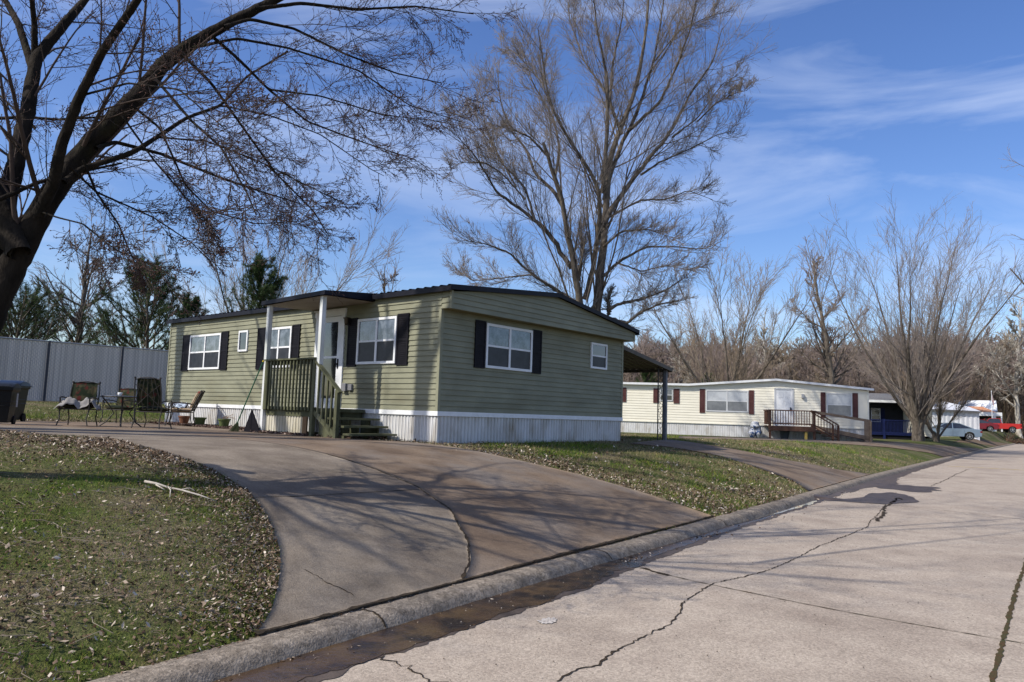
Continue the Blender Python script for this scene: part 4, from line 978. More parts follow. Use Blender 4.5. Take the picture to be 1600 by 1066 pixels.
dw = wp('door', WHITE, lambda mb: (FR.box(mb, 4.06, 4.96, 0, .025, 0, 2.06), [FR.box(mb, 4.06+a, 4.06+b, .025, .034, z0, z1) for a, b in ((.12, .40), (.50, .78)) for z0, z1 in ((.2, .75), (.9, 1.45), (1.6, 1.95))]))
wp('handle', SHUT, lambda mb: FR.box(mb, 4.11, 4.17, .025, .09, .92, 1.06), dw)
wp('wall_lamp', MATS['grey_galvanised'], lambda mb: FR.box(mb, 3.42, 3.56, .0, .16, 1.60, 1.84), bevel=.02)
# deck, stairs and ramp in front of the cream home
dk = empty('wooden_deck', w2w(-4.6, -1.2, wground(-4.6, -1.2)), YW, 'brown stained raised wooden deck with stairs and a ramp before the cream home', 'deck')
zg = wground(-4.6, -1.2)
def D3(x, y, z): return (x+4.6, y+1.2, z-zg)
def dbox(mb, x0, x1, y0, y1, z0, z1): a = D3(x0, y0, z0); b = D3(x1, y1, z1); mb.box(a[0], b[0], a[1], b[1], a[2], b[2])
def dpt(name, fn, m=DECKW): mb = MB(); fn(mb); return mb.build(name, m, dk)
DX0, DX1, DYF = -5.62, -3.22, -1.9
dpt('deck_floor', lambda mb: ([dbox(mb, DX0+i*.12, DX0+i*.12+.112, DYF, -.03, -.04, 0) for i in range(20)], dbox(mb, DX0, DX1, DYF-.03, DYF+.01, -.26, -.0)))
for x in (DX0+.05, -3.7, DX1-.05): dpt('deck_post', lambda mb: dbox(mb, x-.06, x+.06, DYF+.02, DYF+.14, zg-.1, -.04 if x == -3.7 else .86), DECKW if x != -3.7 else mat('yellow_pine_prop', (.42, .30, .08), None))
dpt('handrail', lambda mb: (dbox(mb, DX0-.02, DX1+.02, DYF-.05, DYF+.09, .82, .88), dbox(mb, DX0-.02, DX0+.08, DYF+.05, -.1, .815, .875)))
dpt('bottom_rail', lambda mb: (dbox(mb, DX0, DX1, DYF, DYF+.05, .10, .17), dbox(mb, DX0, DX0+.05, DYF+.01, -.1, .105, .165)))
for i in range(16): dpt('baluster', lambda mb: dbox(mb, DX0+.16+i*.137, DX0+.195+i*.137, DYF-.005, DYF+.03, .06, .82))
for i in range(9): dpt('baluster', lambda mb: dbox(mb, DX0+.0, DX0+.035, DYF+.2+i*.18, DYF+.235+i*.18, .06, .82))
SX1 = -2.05
for y in (DYF+.02, -.75):
    dpt('stair_rail', lambda mb: mb.bar(D3(DX1, y, .84), D3(SX1, y, .84+zg*.98), .08, .06)); dpt('bottom_rail', lambda mb: mb.bar(D3(DX1, y, .08), D3(SX1, y, .08+zg*.9), .05, .06)); dpt('newel_post', lambda mb: dbox(mb, SX1-.06, SX1+.04, y-.05, y+.05, zg-.05, .84+zg))
for i in range(7): x = DX1+.12+i*.15; zz = (x-DX1)/(SX1-DX1)*zg; dpt('baluster', lambda mb: dbox(mb, x, x+.035, DYF+.0, DYF+.035, .08+zz, .82+zz))
for i in range(4): x = DX1+i*.28; dpt('stair_tread', lambda mb: dbox(mb, x, x+.28, DYF+.05, -.75, -.16-i*.15-.04, -.16-i*.15))
PW = mat('weathered_ramp_wood', (.26, .19, .13), (.17, .12, .085), 4, .8)
dpt('ramp', lambda mb: (mb.bar(D3(DX1, -.38, -.04), D3(-.02, -.38, zg+.05), .70, .05), mb.bar(D3(DX1-.0, -.74, .02), D3(-.0, -.74, zg+.15), .04, .22), mb.bar(D3(DX1, -.72, .86), D3(-.1, -.72, .86+zg*.62), .05, .14), dbox(mb, -.42, -.08, -.76, -.70, zg, .40), dbox(mb, -.16, -.06, -.80, -.68, zg-.05, .42)), PW)
# under and beside the deck
P = w2w(-4.7, -1.2); tb = empty('plastic_tub', (P[0], P[1], gz(P[0], P[1])), 0, 'dark grey round tub stored under the brown deck', 'tub')
mb = MB(); mb.lathe([(.20, 0), (.27, .42), (.29, .42), (.29, .46), (.25, .46), (.19, .04)], 16); mb.build('bucket', mat('grey_tub_plastic', (.06, .065, .07), None, rough=.5), tb)
mb = MB(); mb.tube([(-.28, 0, .42), (-.2, 0, .58), (.2, 0, .58), (.28, 0, .42)], .012, 6); mb.build('handle', SHUT, tb)
P = w2w(-6.15, -.6); gbm = mat('blue_white_bag', (.05, .09, .20), (.55, .56, .58), 5, .6, lo=.45, hi=.52)
gb_ = empty('cloth_bundle', (P[0], P[1], gz(P[0], P[1])), 0, 'blue and white bundle piled against the cream home left of the deck', 'bundle')
for k, (ox, oz, rx_, rz_) in enumerate([(-.18, .25, .20, .30), (.15, .33, .20, .38), (-.02, .70, .26, .22)]):
    mb = MB(); pr = [(rx_*math.sin(a)*(1+.14*math.sin(a*5+k)), -rz_*math.cos(a)) for a in np.linspace(.08, 3.06, 12)]; mb.lathe(pr, 14, (ox, 0, oz)); mb.build('bag', gbm, gb_, smooth=True)

# ---- house with the blue porch
bo = dp(1358, 640, 55.5); bo[2] = gz(bo[0], bo[1]); BY = YW-.02
bh = empty('mobile_home', bo, BY, 'grey roofed home with a dark recessed porch and navy blue railing', 'mobile home')
NAVY = mat('navy_blue_paint', (.011, .018, .075), (.008, .012, .05), 5, .5)
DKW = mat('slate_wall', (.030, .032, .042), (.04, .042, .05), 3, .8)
SHG = mat('grey_shingles', (.105, .105, .11), (.17, .17, .175), 9, .9, .5, 20)
def bp(name, m, fn, par=bh, **k): mb = MB(); fn(mb); return mb.build(name, m, par, **k)
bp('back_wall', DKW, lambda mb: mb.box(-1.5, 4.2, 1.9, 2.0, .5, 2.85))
bp('side_wall', CREAM, lambda mb: (lap_wall(mb, (2.95, .0), (4.3, .0), .3, 2.75, lap=.15), lap_wall(mb, (4.3, 0), (4.3, 6), .3, 2.75, lap=.15), mb.box(2.93, 2.96, .01, 1.9, .3, 2.75)))
bp('roof', SHG, lambda mb: mb.add([(-1.6, -.25, 2.86), (4.6, -.25, 2.86), (4.6, 3.4, 3.52), (-1.6, 3.4, 3.52), (-1.6, 7, 2.86), (4.6, 7, 2.86)], [(0, 1, 2, 3), (3, 2, 5, 4)]))
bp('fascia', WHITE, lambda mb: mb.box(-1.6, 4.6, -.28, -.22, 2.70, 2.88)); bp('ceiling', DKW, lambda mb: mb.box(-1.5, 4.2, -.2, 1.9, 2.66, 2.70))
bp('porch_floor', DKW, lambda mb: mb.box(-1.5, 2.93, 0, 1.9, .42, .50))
bp('railing', NAVY, lambda mb: (mb.box(-1.5, 2.90, -.04, .04, 1.36, 1.44), mb.box(-1.5, 2.90, -.03, .03, .42, .52), [mb.box(-1.5+i*.095, -1.465+i*.095, -.02, .02, .52, 1.36) for i in range(46)], mb.box(.95, 1.10, -.06, .06, .0, 1.48), mb.box(-1.5, 2.9, -.02, .02, .3, .42)))
bp('crawl_screen', DARKWALL, lambda mb: mb.box(-1.5, 2.93, .08, .12, 0, .42))
FB = Face((0, 1.9), (1, 0), (0, -1)); wd_ = window(FB, bh, .62, 1.30, 1.25, 2.30, cols=1, up=GLASSDK, lo=GLASSDK)
shutter(FB, bh, .30, .58, 1.2, 2.35, NAVY); shutter(FB, bh, 1.34, 1.62, 1.2, 2.35, NAVY)

# ---- white building behind the sedan, and the last home with its carport
wb = dp(1531, 687, 70); wb[2] = gz(wb[0], wb[1]); WBM = mat('streaked_white_sheeting', (.62, .63, .66), (.50, .51, .54), 1.2, .5)
ro_ = empty('mobile_home', wb, YW, 'plain white mobile home with a drooping white roof behind the light blue sedan', 'mobile home')
def rp(name, m, fn, par, **k): mb = MB(); fn(mb); return mb.build(name, m, par, **k)
rp('wall', WBM, lambda mb: (rib_wall(mb, (-9, 0), (-.0, 0), lambda x, y: -.2, 2.75, pitch=.4, dep=.03), rib_wall(mb, (0, 0), (0, 5), lambda x, y: -.2, 2.75, pitch=.4, dep=.03)), ro_)
rp('roof', WBM, lambda mb: mb.add([(-9.2, -.25, 2.95), (.1, -.25, 2.75), (.1, 2.6, 3.25), (-2.0, 2.6, 3.65), (-9.2, 2.6, 4.0), (.1, 5.2, 2.75), (-9.2, 5.2, 2.95), (-9.2, -.2, 2.72), (.05, -.2, 2.60), (.05, 5.1, 2.6)], [(0, 1, 2, 3), (0, 3, 4), (3, 2, 5, 6), (3, 6, 4), (7, 8, 1, 0), (8, 9, 5, 2, 1)]), ro_)
rp('gutter', mat('dark_gutter', (.10, .10, .11), None), lambda mb: mb.bar((-9.2, -.28, 2.90), (.12, -.28, 2.70), .08, .12), ro_)
rp('skylight', WHITE, lambda mb: mb.add([(-5.5, 1.5, 3.7), (-3.2, 1.5, 3.6), (-3.2, 2.4, 4.0), (-5.5, 2.4, 4.05), (-5.5, 1.5, 3.5), (-3.2, 1.5, 3.4)], [(0, 1, 2, 3), (4, 5, 1, 0)]), ro_)
FW_ = Face((0, 0), (-1, 0), (0, -1)); window(FW_, ro_, 5.6, 6.6, 1.3, 2.2, cols=1, trim=WBM, up=MIDG, lo=MIDG)
fh = dp(1557, 676, 112); fh[2] = gz(fh[0], fh[1])
fo = empty('mobile_home', fh, YW-.35, 'farthest white home with a grey gable end beside the dry scrub', 'mobile home')
GREYS = mat('blue_grey_siding', (.20, .215, .25), (.17, .185, .215), 2, .6)
rp('wall', WHITE, lambda mb: (lap_wall(mb, (-9, 0), (0, 0), 0, 3.0, lap=.25), mb.box(-2.0, -.0, -.10, -.02, 0, 2.2)), fo)
rp('gable_wall', GREYS, lambda mb: lap_wall(mb, (0, 0), (0, 4.2), 0, [(0, 3.2), (2.1, 4.6), (4.2, 3.2)], lap=.25), fo)
rp('roof', WHITE, lambda mb: mb.add([(-9.3, -.3, 3.0), (.2, -.3, 3.0), (.2, 2.1, 4.7), (-9.3, 2.1, 4.7), (-9.3, 4.5, 3.0), (.2, 4.5, 3.0)], [(0, 1, 2, 3), (3, 2, 5, 4)]), fo)
FE = Face((0, 0), (0, 1), (1, 0)); window(FE, fo, 1.4, 2.8, .9, 2.4, cols=2, fr=.09)
fc_ = dp(1533, 676, 104); fc_[2] = gz(fc_[0], fc_[1])
fco = empty('carport', fc_, YW-.1, 'white carport with a rusty orange roof patch over the red pickup', 'carport')
rp('roof', WHITE, lambda mb: mb.box(-1.2, 2.6, -.2, 4.5, 2.15, 2.65), fco)
rp('roof_patch', mat('rusty_roof_patch', (.42, .17, .08), (.50, .28, .18), 2, .8), lambda mb: mb.add([(-1.4, -.2, 2.66), (1.9, -.2, 2.66), (1.2, 3, 3.5), (-1.4, 3, 3.5)], [(0, 1, 2, 3)]), fco)
rp('back_wall', DARKWALL, lambda mb: mb.box(-1.2, 2.4, 3.0, 3.1, 0, 2.15), fco)  # near-black panel: shade inside the carport put into its colour
for x in (-1.1, 2.45): rp('post', WHITE, lambda mb: mb.box(x, x+.16, -.15, 0, 0, 2.15), fco)
fpx = dp(1551, 676, 100); fpx[2] = gz(fpx[0], fpx[1])
fpo = empty('flagpole', fpx, 0, 'thin white flagpole standing before the farthest white home', 'flagpole')
rp('pole', WHITE, lambda mb: mb.tube([(0, 0, 0), (0, 0, 5.3)], [.05, .03], 8), fpo); rp('finial', WHITE, lambda mb: mb.lathe([(.02, 5.3), (.07, 5.36), (.07, 5.42), (.01, 5.5)], 8), fpo)
rp('flag', mat('faded_flag', (.55, .50, .50), (.45, .18, .16), 3, .8), lambda mb: mb.add([(.02, 0, 4.1), (.30, .03, 3.3), (.34, .0, 3.9), (.05, 0, 5.1)], [(0, 1, 2, 3)]), fpo)

# ------------------------------------------------------------------ fence
f0 = dp(-260, 628, 24.5); f1 = dp(0, 628, 28.); f2 = dp(262, 628, 34.)
fd = nrm((f2-f1)[:2]); F0 = f1[:2]-fd*9.; FLN = float(np.linalg.norm(f2[:2]-F0))+5
fo_ = empty('fence', (F0[0], F0[1], 0), math.atan2(fd[1], fd[0]), 'tall grey slatted chain link privacy fence behind the patio', 'fence')
def fz(t): P = F0+fd*t; return gz(P[0], P[1])
FTOP = dp(0, 528, 28.)[2]; FTOP2 = dp(262, 549, 34.)[2]; t1_ = 9.; t2_ = float(np.linalg.norm(f2[:2]-F0))
def ftop(t): return FTOP+(FTOP2-FTOP)*(t-t1_)/(t2_-t1_)
FM = mat('grey_privacy_slats', (.215, .215, .225), (.155, .155, .165), 3, .7, island=[(0, (.48, .445, .42)), (1, (.66, .615, .58))])
WIRE = mat('galvanised_wire', (.30, .31, .33), None, rough=.5, metal=.4)
mb = MB(); t = 0
while t < FLN: mb.box(t, t+.066, -.008, .008, fz(t)+.03, ftop(t)-.03); t += .075
mb.build('privacy_slats', FM, fo_)
mb = MB(); t = -2.4
while t < FLN:
    a = max(t, 0); z0 = fz(a)
    for s_ in (1, -1):
        b0 = t if s_ == 1 else t+2.4; mb.bar((b0, -.016, z0+.05), (b0+s_*2.4, -.016, z0+2.4), .006, .006)
    t += .15
mb.build('chain_link_mesh', WIRE, fo_)
t = 1.4
while t < FLN: mb = MB(); mb.tube([(t, -.06, fz(t)-.1), (t, -.06, ftop(t)+.04)], .038, 8); mb.build('post', mat('dark_steel_post', (.07, .07, .08), None, rough=.5), fo_); t += 3.05
mb = MB(); mb.tube([(0, -.03, ftop(0)), (FLN, -.03, ftop(FLN))], .03, 8); mb.build('top_rail', WIRE, fo_)

# ------------------------------------------------------------------ patio furniture
CUSH = mat('floral_cushion', (.014, .020, .010), (.060, .052, .028), 8, .9, lo=.48, hi=.62, col3=(.075, .016, .014), s3=5.5, l3=.60, h3=.66)
CUSHL = mat('pale_floral_cushion', (.30, .23, .16), (.10, .09, .05), 6, .9, lo=.50, hi=.62, col3=(.32, .06, .06), s3=4.0, l3=.56, h3=.62)
def cushion(mb, w, d, t, fn, bulge=.5, n=8):
    """pillow: grid top+bottom, mapped with fn(x,y,z)"""
    vs = []; fs = []
    for s_ in (1, -1):
        for i in range(n+1):
            for j in range(n+1):
                x = i/n*2-1; y = j/n*2-1; k = max(0, (1-x**4)*(1-y**4))**.5
                tuft = 1-.35*math.exp(-((abs(x)-.38)**2+(abs(y)-.33)**2)/.02)
                vs.append(fn(x*w/2*(1-.03*abs(y)), y*d/2*(1-.03*abs(x)), s_*(t*.12+t*.38*k*tuft)))
    m = (n+1)**2
    for i in range(n):
        for j in range(n):
            a = i*(n+1)+j; fs.append((a, a+n+1, a+n+2, a+1)); fs.append((m+a, m+a+1, m+a+n+2, m+a+n+1))
    e = [i*(n+1) for i in range(n+1)]+[n*(n+1)+j for j in range(1, n+1)]+[i*(n+1)+n for i in range(n-1, -1, -1)]+[j for j in range(n-1, 0, -1)]
    for k in range(len(e)): a, b = e[k], e[(k+1) % len(e)]; fs.append((a, b, m+b, m+a))
    mb.add(vs, fs)
def make_chair(px, py, face, label, cm=CUSH, high=1.08, lean=.18):
    P = gp(px, py); r = empty('patio_chair', P, 0, label, 'patio chair', 'wrought iron patio chairs with floral cushions')
    r.rotation_euler = (0, 0, face)   # local -Y is the front
    w, d, hs_ = .58, .54, .40
    for sx in (-1, 1):
        mb = MB(); mb.tube([(sx*w/2, -d/2, .62), (sx*w/2, -d/2+.02, .36), (sx*(w/2-.03), -d/2-.02, .18), (sx*(w/2+.02), -d/2-.05, .0)], .014, 6); mb.build('leg', IRON, r)
        mb = MB(); mb.tube([(sx*w/2, d/2, .38), (sx*(w/2-.02), d/2+.02, .2), (sx*(w/2+.01), d/2+.08, 0)], .014, 6); mb.build('leg', IRON, r)
        mb = MB(); mb.tube([(sx*w/2, -d/2, .62), (sx*(w/2+.03), -d/2+.14, .645), (sx*(w/2+.02), .1, .63), (sx*w/2, d/2+.05, .60)], .016, 6)
        mb.tube([(sx*w/2, -d/2+.03, .61), (sx*w/2, -d/2+.10, .50), (sx*w/2, 0, .44), (sx*w/2, .1, .52), (sx*w/2, .02, .58)], .009, 5); mb.build('armrest', IRON, r)
    bk = lambda z: d/2+(z-.38)*lean
    mb = MB()
    for sx in (-1, 1): mb.tube([(sx*w/2, bk(.38), .38), (sx*(w/2+.0), bk(.8), .80), (sx*(w/2-.02), bk(high-.05), high-.05)], .013, 6); mb.lathe([(.005, -.03), (.024, -.01), (.024, .012), (.005, .03)], 8, (sx*(w/2-.02), bk(high-.03), high-.02))
    mb.tube([(-w/2+.02, bk(high-.06), high-.06), (-w/4, bk(high), high-.015), (0, bk(high), high), (w/4, bk(high), high-.015), (w/2-.02, bk(high-.06), high-.06)], .012, 6)
    for k in range(-2, 3): mb.tube([(k*.10, bk(.42), .42), (k*.10+.05*math.sin(k), bk(.7), .70), (k*.07, bk(high-.03), high-.03)], .007, 5)
    for s_ in (-1, 1): mb.tube([(s_*.26, bk(.5), .5), (0, bk(.75), .76), (s_*.26, bk(.98), .98)], .008, 5)
    mb.build('back_frame', IRON, r)
    mb = MB(); pts = [(-w/2, -d/2, .385), (w/2, -d/2, .385), (w/2, d/2, .385), (-w/2, d/2, .385), (-w/2, -d/2, .385)]
    for a, b in zip(pts, pts[1:]): mb.tube([a, b], .012, 6)
    for k in range(5): mb.tube([(-w/2, -d/2+.1+k*.1, .385), (w/2, -d/2+.1+k*.1, .385)], .006, 4)
    mb.build('seat_frame', IRON, r)
    mb = MB(); cushion(mb, w-.04, d-.02, .12, lambda x, y, z: (x, y, z+.445)); mb.build('seat_cushion', cm, r, smooth=True)
    mb = MB(); hb = high-.52; cushion(mb, w-.07, hb, .12, lambda x, y, z: (x, bk(.5+y+hb/2)-.065-z, .50+y+hb/2)); mb.build('back_cushion', cm, r, smooth=True)
    return r
make_chair(120, 667, R(12), 'patio chair beside the trash bins with white cloth on its seat', high=1.0)
make_chair(184, 663, R(-8), 'patio chair behind the glass table facing the drive', high=.98)
make_chair(237, 671, R(183), 'nearest high backed patio chair seen from behind', high=1.14)
make_chair(281, 667, R(-75), 'pale cushioned patio chair turned left by the green wall', CUSHL, high=.98, lean=.42)
TP = gp(188, 668); tb = empty('patio_table', TP, 0, 'round glass topped iron patio table among the four chairs', 'table')
mb = MB(); mb.lathe([(.44, .700), (.455, .704), (.455, .716), (.44, .72), (.02, .72)], 32); mb.build('table_top', glass('frosted_table_glass', (.10, .115, .12), (.07, .08, .085), 4, .15), tb, smooth=False)
mb = MB()
for k in range(32): a = k*math.pi/16; b = (k+1)*math.pi/16; mb.tube([(.46*math.cos(a), .46*math.sin(a), .70), (.46*math.cos(b), .46*math.sin(b), .70)], .014, 5, caps=False)
mb.build('table_rim', IRON, tb)
for k in range(4):
    a = k*math.pi/2+.5; c, s_ = math.cos(a), math.sin(a); mb = MB(); mb.tube([(.42*c, .42*s_, .69), (.26*c, .26*s_, .5), (.16*c, .16*s_, .33), (.30*c, .30*s_, .12), (.46*c, .46*s_, 0)], .014, 6); mb.build('leg', IRON, tb)
cpb = MB(); cpb.lathe([(.03, 0), (.045, .02), (.05, .07), (.044, .075), (.03, .03)], 14); ob = cpb.build('cup', WHITE, None, smooth=True, loc=(TP[0]-.02, TP[1]-.1, TP[2]+.721)); tag(ob, 'small white cup on the glass patio table', 'cup')
def folded_cloth(loc, rot, w, d, seed, m, label):
    r_ = np.random.default_rng(seed); n = 26; c = MB(); vs = []
    for i in range(n+1):
        for j in range(n+1):
            x = (i/n-.5)*w; y = (j/n-.5)*d
            z = .045*math.sin(x*17+y*6+seed)+.03*math.sin(y*26-x*9)+.02*math.sin(x*43+3)+r_.normal(0, .003)
            ed = max(0, abs(x)-w*.36)+max(0, abs(y)-d*.36)
            z -= ed*1.1; vs.append((x*(1-.1*math.sin(y*9)), y*(1-.1*math.sin(x*7)), z+.06))
    fs = [(i*(n+1)+j, (i+1)*(n+1)+j, (i+1)*(n+1)+j+1, i*(n+1)+j+1) for i in range(n) for j in range(n)]
    c.add(vs, fs); o = c.build('crumpled_cloth', m, None, smooth=True, loc=loc); o.rotation_euler = (0, 0, rot)
    sd_ = o.modifiers.new('thick', 'SOLIDIFY'); sd_.thickness = .006
    return tag(o, label, 'cloth')
Pc = gp(120, 667); folded_cloth((Pc[0]+.03, Pc[1]-.02, Pc[2]+.50), .3, .80, .60, 5, mat('grey_white_cloth', (.27, .255, .245), (.20, .19, .185), 6, .9), 'crumpled off white cloth lying on the patio chair by the bins')
Pc = gp(281, 667); folded_cloth((Pc[0]-.04, Pc[1]-.02, Pc[2]+.51), .9, .34, .34, 6, mat('pale_blue_cloth', (.35, .42, .50), (.30, .34, .42), 6, .9), 'pale blue cloth on the seat of the pale cushioned chair')
# bins
def bin_(px, py, s_, body, lid, label, rot):
    P = gp(px, py); r = empty('trash_bin', P, rot, label, 'trash bin', 'wheeled trash bins beside the patio')
    mb = MB(); ring = lambda w, d, z: [(-w, -d, z), (w, -d, z), (w, d, z), (-w, d, z)]
    hs_ = [(.21, .24, .06), (.235, .27, .35), (.27, .31, .82), (.30, .345, .84), (.30, .345, .90)]
    vs = [tuple(c*s_ for c in p) for w, d, z in hs_ for p in ring(w, d, z)]
    mb.add(vs, [(0, 3, 2, 1)]+[(4*i+k, 4*i+(k+1) % 4, 4*i+4+(k+1) % 4, 4*i+4+k) for i in range(4) for k in range(4)])
    for z in (.45, .55): mb.box(-.262*s_, .262*s_, -.30*s_, .30*s_, z*s_, (z+.02)*s_)
    mb.build('body', body, r, bevel=.03)
    mb = MB(); vs = []; n = 10
    for i in range(n+1):
        t = i/n; y = (-.37+.76*t)*s_; z = (.90+.13*math.sin(math.pi*min(1, t*1.0+.03))**.6)*s_
        vs += [(-.32*s_, y, .90*s_), (-.30*s_, y, z-.02*s_), (-.2*s_, y, z), (.2*s_, y, z), (.30*s_, y, z-.02*s_), (.32*s_, y, .90*s_)]
    mb.add(vs, [(6*i+k, 6*i+6+k, 6*i+7+k, 6*i+1+k) for i in range(n) for k in range(5)]+[(0, 1, 2, 3, 4, 5), tuple(n*6+k for k in (5, 4, 3, 2, 1, 0))]); mb.build('lid', lid, r, smooth=False)
    for sx in (-1, 1): mb = MB(); mb.prism([(.11*s_*math.cos(a), .11*s_*math.sin(a)) for a in np.linspace(0, 6.283, 16, endpoint=False)], sx*.20*s_, sx*.25*s_, lambda p, x: (x, .24*s_+p[0], .11*s_+p[1])); mb.build('wheel', SHUT, r)
    mb = MB(); mb.tube([(-.24*s_, .38*s_, .88*s_), (-.24*s_, .46*s_, .92*s_), (.24*s_, .46*s_, .92*s_), (.24*s_, .38*s_, .88*s_)], .016, 6); mb.build('handle', body, r)
    return r
BB = mat('black_bin_plastic', (.006, .0065, .008), (.010, .011, .012), 6, .42, spec=.2)
b1 = bin_(-1, 664, .86, BB, BB, 'nearer black wheeled trash bin with a pale sticker at the left edge', R(20))
mb = MB(); mb.box(.275, .281, -.06, .04, .38, .66); mb.build('sticker', mat('pale_sticker', (.45, .45, .46), (.3, .3, .32), 30, .6), b1)
bin_(13, 659.5, .97, BB, mat('navy_bin_lid', (.006, .012, .032), None, rough=.35, spec=.3), 'taller trash bin with a navy blue lid behind the black one', R(12))

# pots, broom, dustpan, mulch bed
def by_wall(px, X):
    """ground point at distance X out from the long wall, in the direction of a photo pixel"""
    d = ray(px, 664); n2 = np.array([cY, sY]); t = (X-(CAM[:2]-AO[:2])@n2)/(d[:2]@n2); P = CAM+d*t
    return np.array([P[0], P[1], gz(P[0], P[1])+.02])
POTG = mat('olive_green_pot', (.11, .14, .05), (.09, .11, .045), 5, .6)
for k, (px, py, lab) in enumerate([(312, 663, 'short olive green flower pot with bare soil left of its twin'), (350, 666.5, 'olive green flower pot with dry stalks nearer the porch')]):
    P = by_wall(px, -.42); r = empty('flower_pot', P, 0, lab, 'flower pot', 'olive green flower pots by the skirting'); r.scale = (.76, .76, .76)
    mb = MB(); mb.lathe([(.13, 0), (.19, .27), (.215, .27), (.215, .32), (.18, .32), (.17, .27)], 24); mb.build('pot', POTG, r)
    mb = MB(); mb.lathe([(.17, .26), (.17, .285), (.02, .30)], 20); mb.build('soil', MULCH, r)
    if k:
        mb = MB(); rr = random.Random(5)
        for i in range(26):
            a = rr.uniform(0, 6.28); q_ = rr.uniform(.05, .2); mb.tube([(.08*math.cos(a), .08*math.sin(a), .28), (q_*.7*math.cos(a), q_*.7*math.sin(a), .38), (q_*1.5*math.cos(a)+.1, q_*1.5*math.sin(a), rr.uniform(.30, .50))], .004, 3)
        mb.build('dry_stalks', mat('dry_stalk', (.20, .13, .08), (.12, .08, .05), 20, .9), r)
P = by_wall(287, -.40); tag(MB().lathe([(.10, 0), (.14, .22), (.155, .22), (.155, .26), (.13, .26), (.12, .2)], 18).build('terracotta_pot', mat('terracotta', (.16, .075, .045), None, rough=.8), None, loc=tuple(P)), 'small brown terracotta pot half hidden behind the pale cushioned chair', 'flower pot')
Pb0 = h2w(PD-.45, 4.75); Pb0[2] = gz(Pb0[0], Pb0[1])+.02; Pb1 = h2w(PD-.07, 4.37, .98)
br = empty('broom', Pb0, 0, 'green handled broom leaning on the left porch post', 'broom'); v = Vector(Pb1-Pb0)
mb = MB(); mb.tube([v*.12, v], .014, 8); mb.build('handle', mat('green_handle', (.015, .09, .045), None, rough=.4), br)
mb = MB(); mb.tube([v, v*1.02], .019, 8); mb.build('cap', mat('yellow_cap', (.6, .45, .03), None), br)
def f(mb):
    for i in range(60):
        a = random.uniform(-1, 1); mb.tube([v*.13+Vector((a*.02, 0, 0)), Vector((a*.12, random.uniform(-.03, .03), 0))], .004, 3)
mb = MB(); f(mb); mb.build('bristles', mat('dark_bristles', (.05, .06, .03), None), br)
Pd = h2w(PD-.10, 4.52); zd = gz(Pd[0], Pd[1]); dpn = empty('dustpan', (Pd[0], Pd[1], zd+.02), YH, 'black triangular dustpan standing against the left porch post', 'dustpan')
mb = MB(); mb.add([(-.03, .38, .0), (-.03, -.30, .0), (-.06, .05, .50), (.01, .38, .0), (.01, -.30, .0), (-.03, .05, .50)], [(0, 1, 2), (5, 4, 3), (0, 3, 4, 1), (1, 4, 5, 2), (2, 5, 3, 0)]); mb.build('scoop', SHUT, dpn)
mb = MB(); mb.box(-.07, .03, -.32, .40, -.02, .02); mb.build('lip', SHUT, dpn)
# mulch bed strip between the patio and the skirting
def mulch(y0, y1, x0, x1, n_, seed):
    r_ = np.random.default_rng(seed); X = r_.uniform(x0, x1, n_)+r_.normal(0, .05, n_); Y = r_.uniform(y0, y1, n_); C_ = np.array([h2w(a, b)[:2] for a, b in zip(X, Y)])
    s, u = xy2su(C_[:, 0], C_[:, 1]); Z = zsu(s, u)+.03+r_.uniform(0, .035, n_)
    D = nrm(r_.normal(0, 1, (n_, 3))*[1, 1, .4])*r_.uniform(.012, .04, (n_, 1)); E_ = nrm(np.cross(D, r_.normal(0, 1, D.shape)))*r_.uniform(.006, .016, (n_, 1)); C3_ = np.c_[C_, Z]
    return np.stack([C3_-D-E_, C3_+D-E_, C3_+D+E_, C3_-D+E_], 1).reshape(-1, 3)
V = np.vstack([mulch(4.5, 11.2, -.75, .0, 9000, 1), mulch(2.6, 4.6, PD-.1, PD+.2, 1500, 2), mulch(1.45, 4.5, -1.2, -.05, 1500, 3)])
tag(link('mulch', npmesh('mulch', V, np.arange(len(V)).reshape(-1, 4)), mat('mulch_chips', (.1, .06, .05), island=[(0, (.04, .025, .02)), (.4, (.12, .075, .06)), (.8, (.20, .14, .12)), (1, (.30, .24, .20))])), 'reddish brown bark mulch along the foot of the green home', 'mulch', kind='stuff')

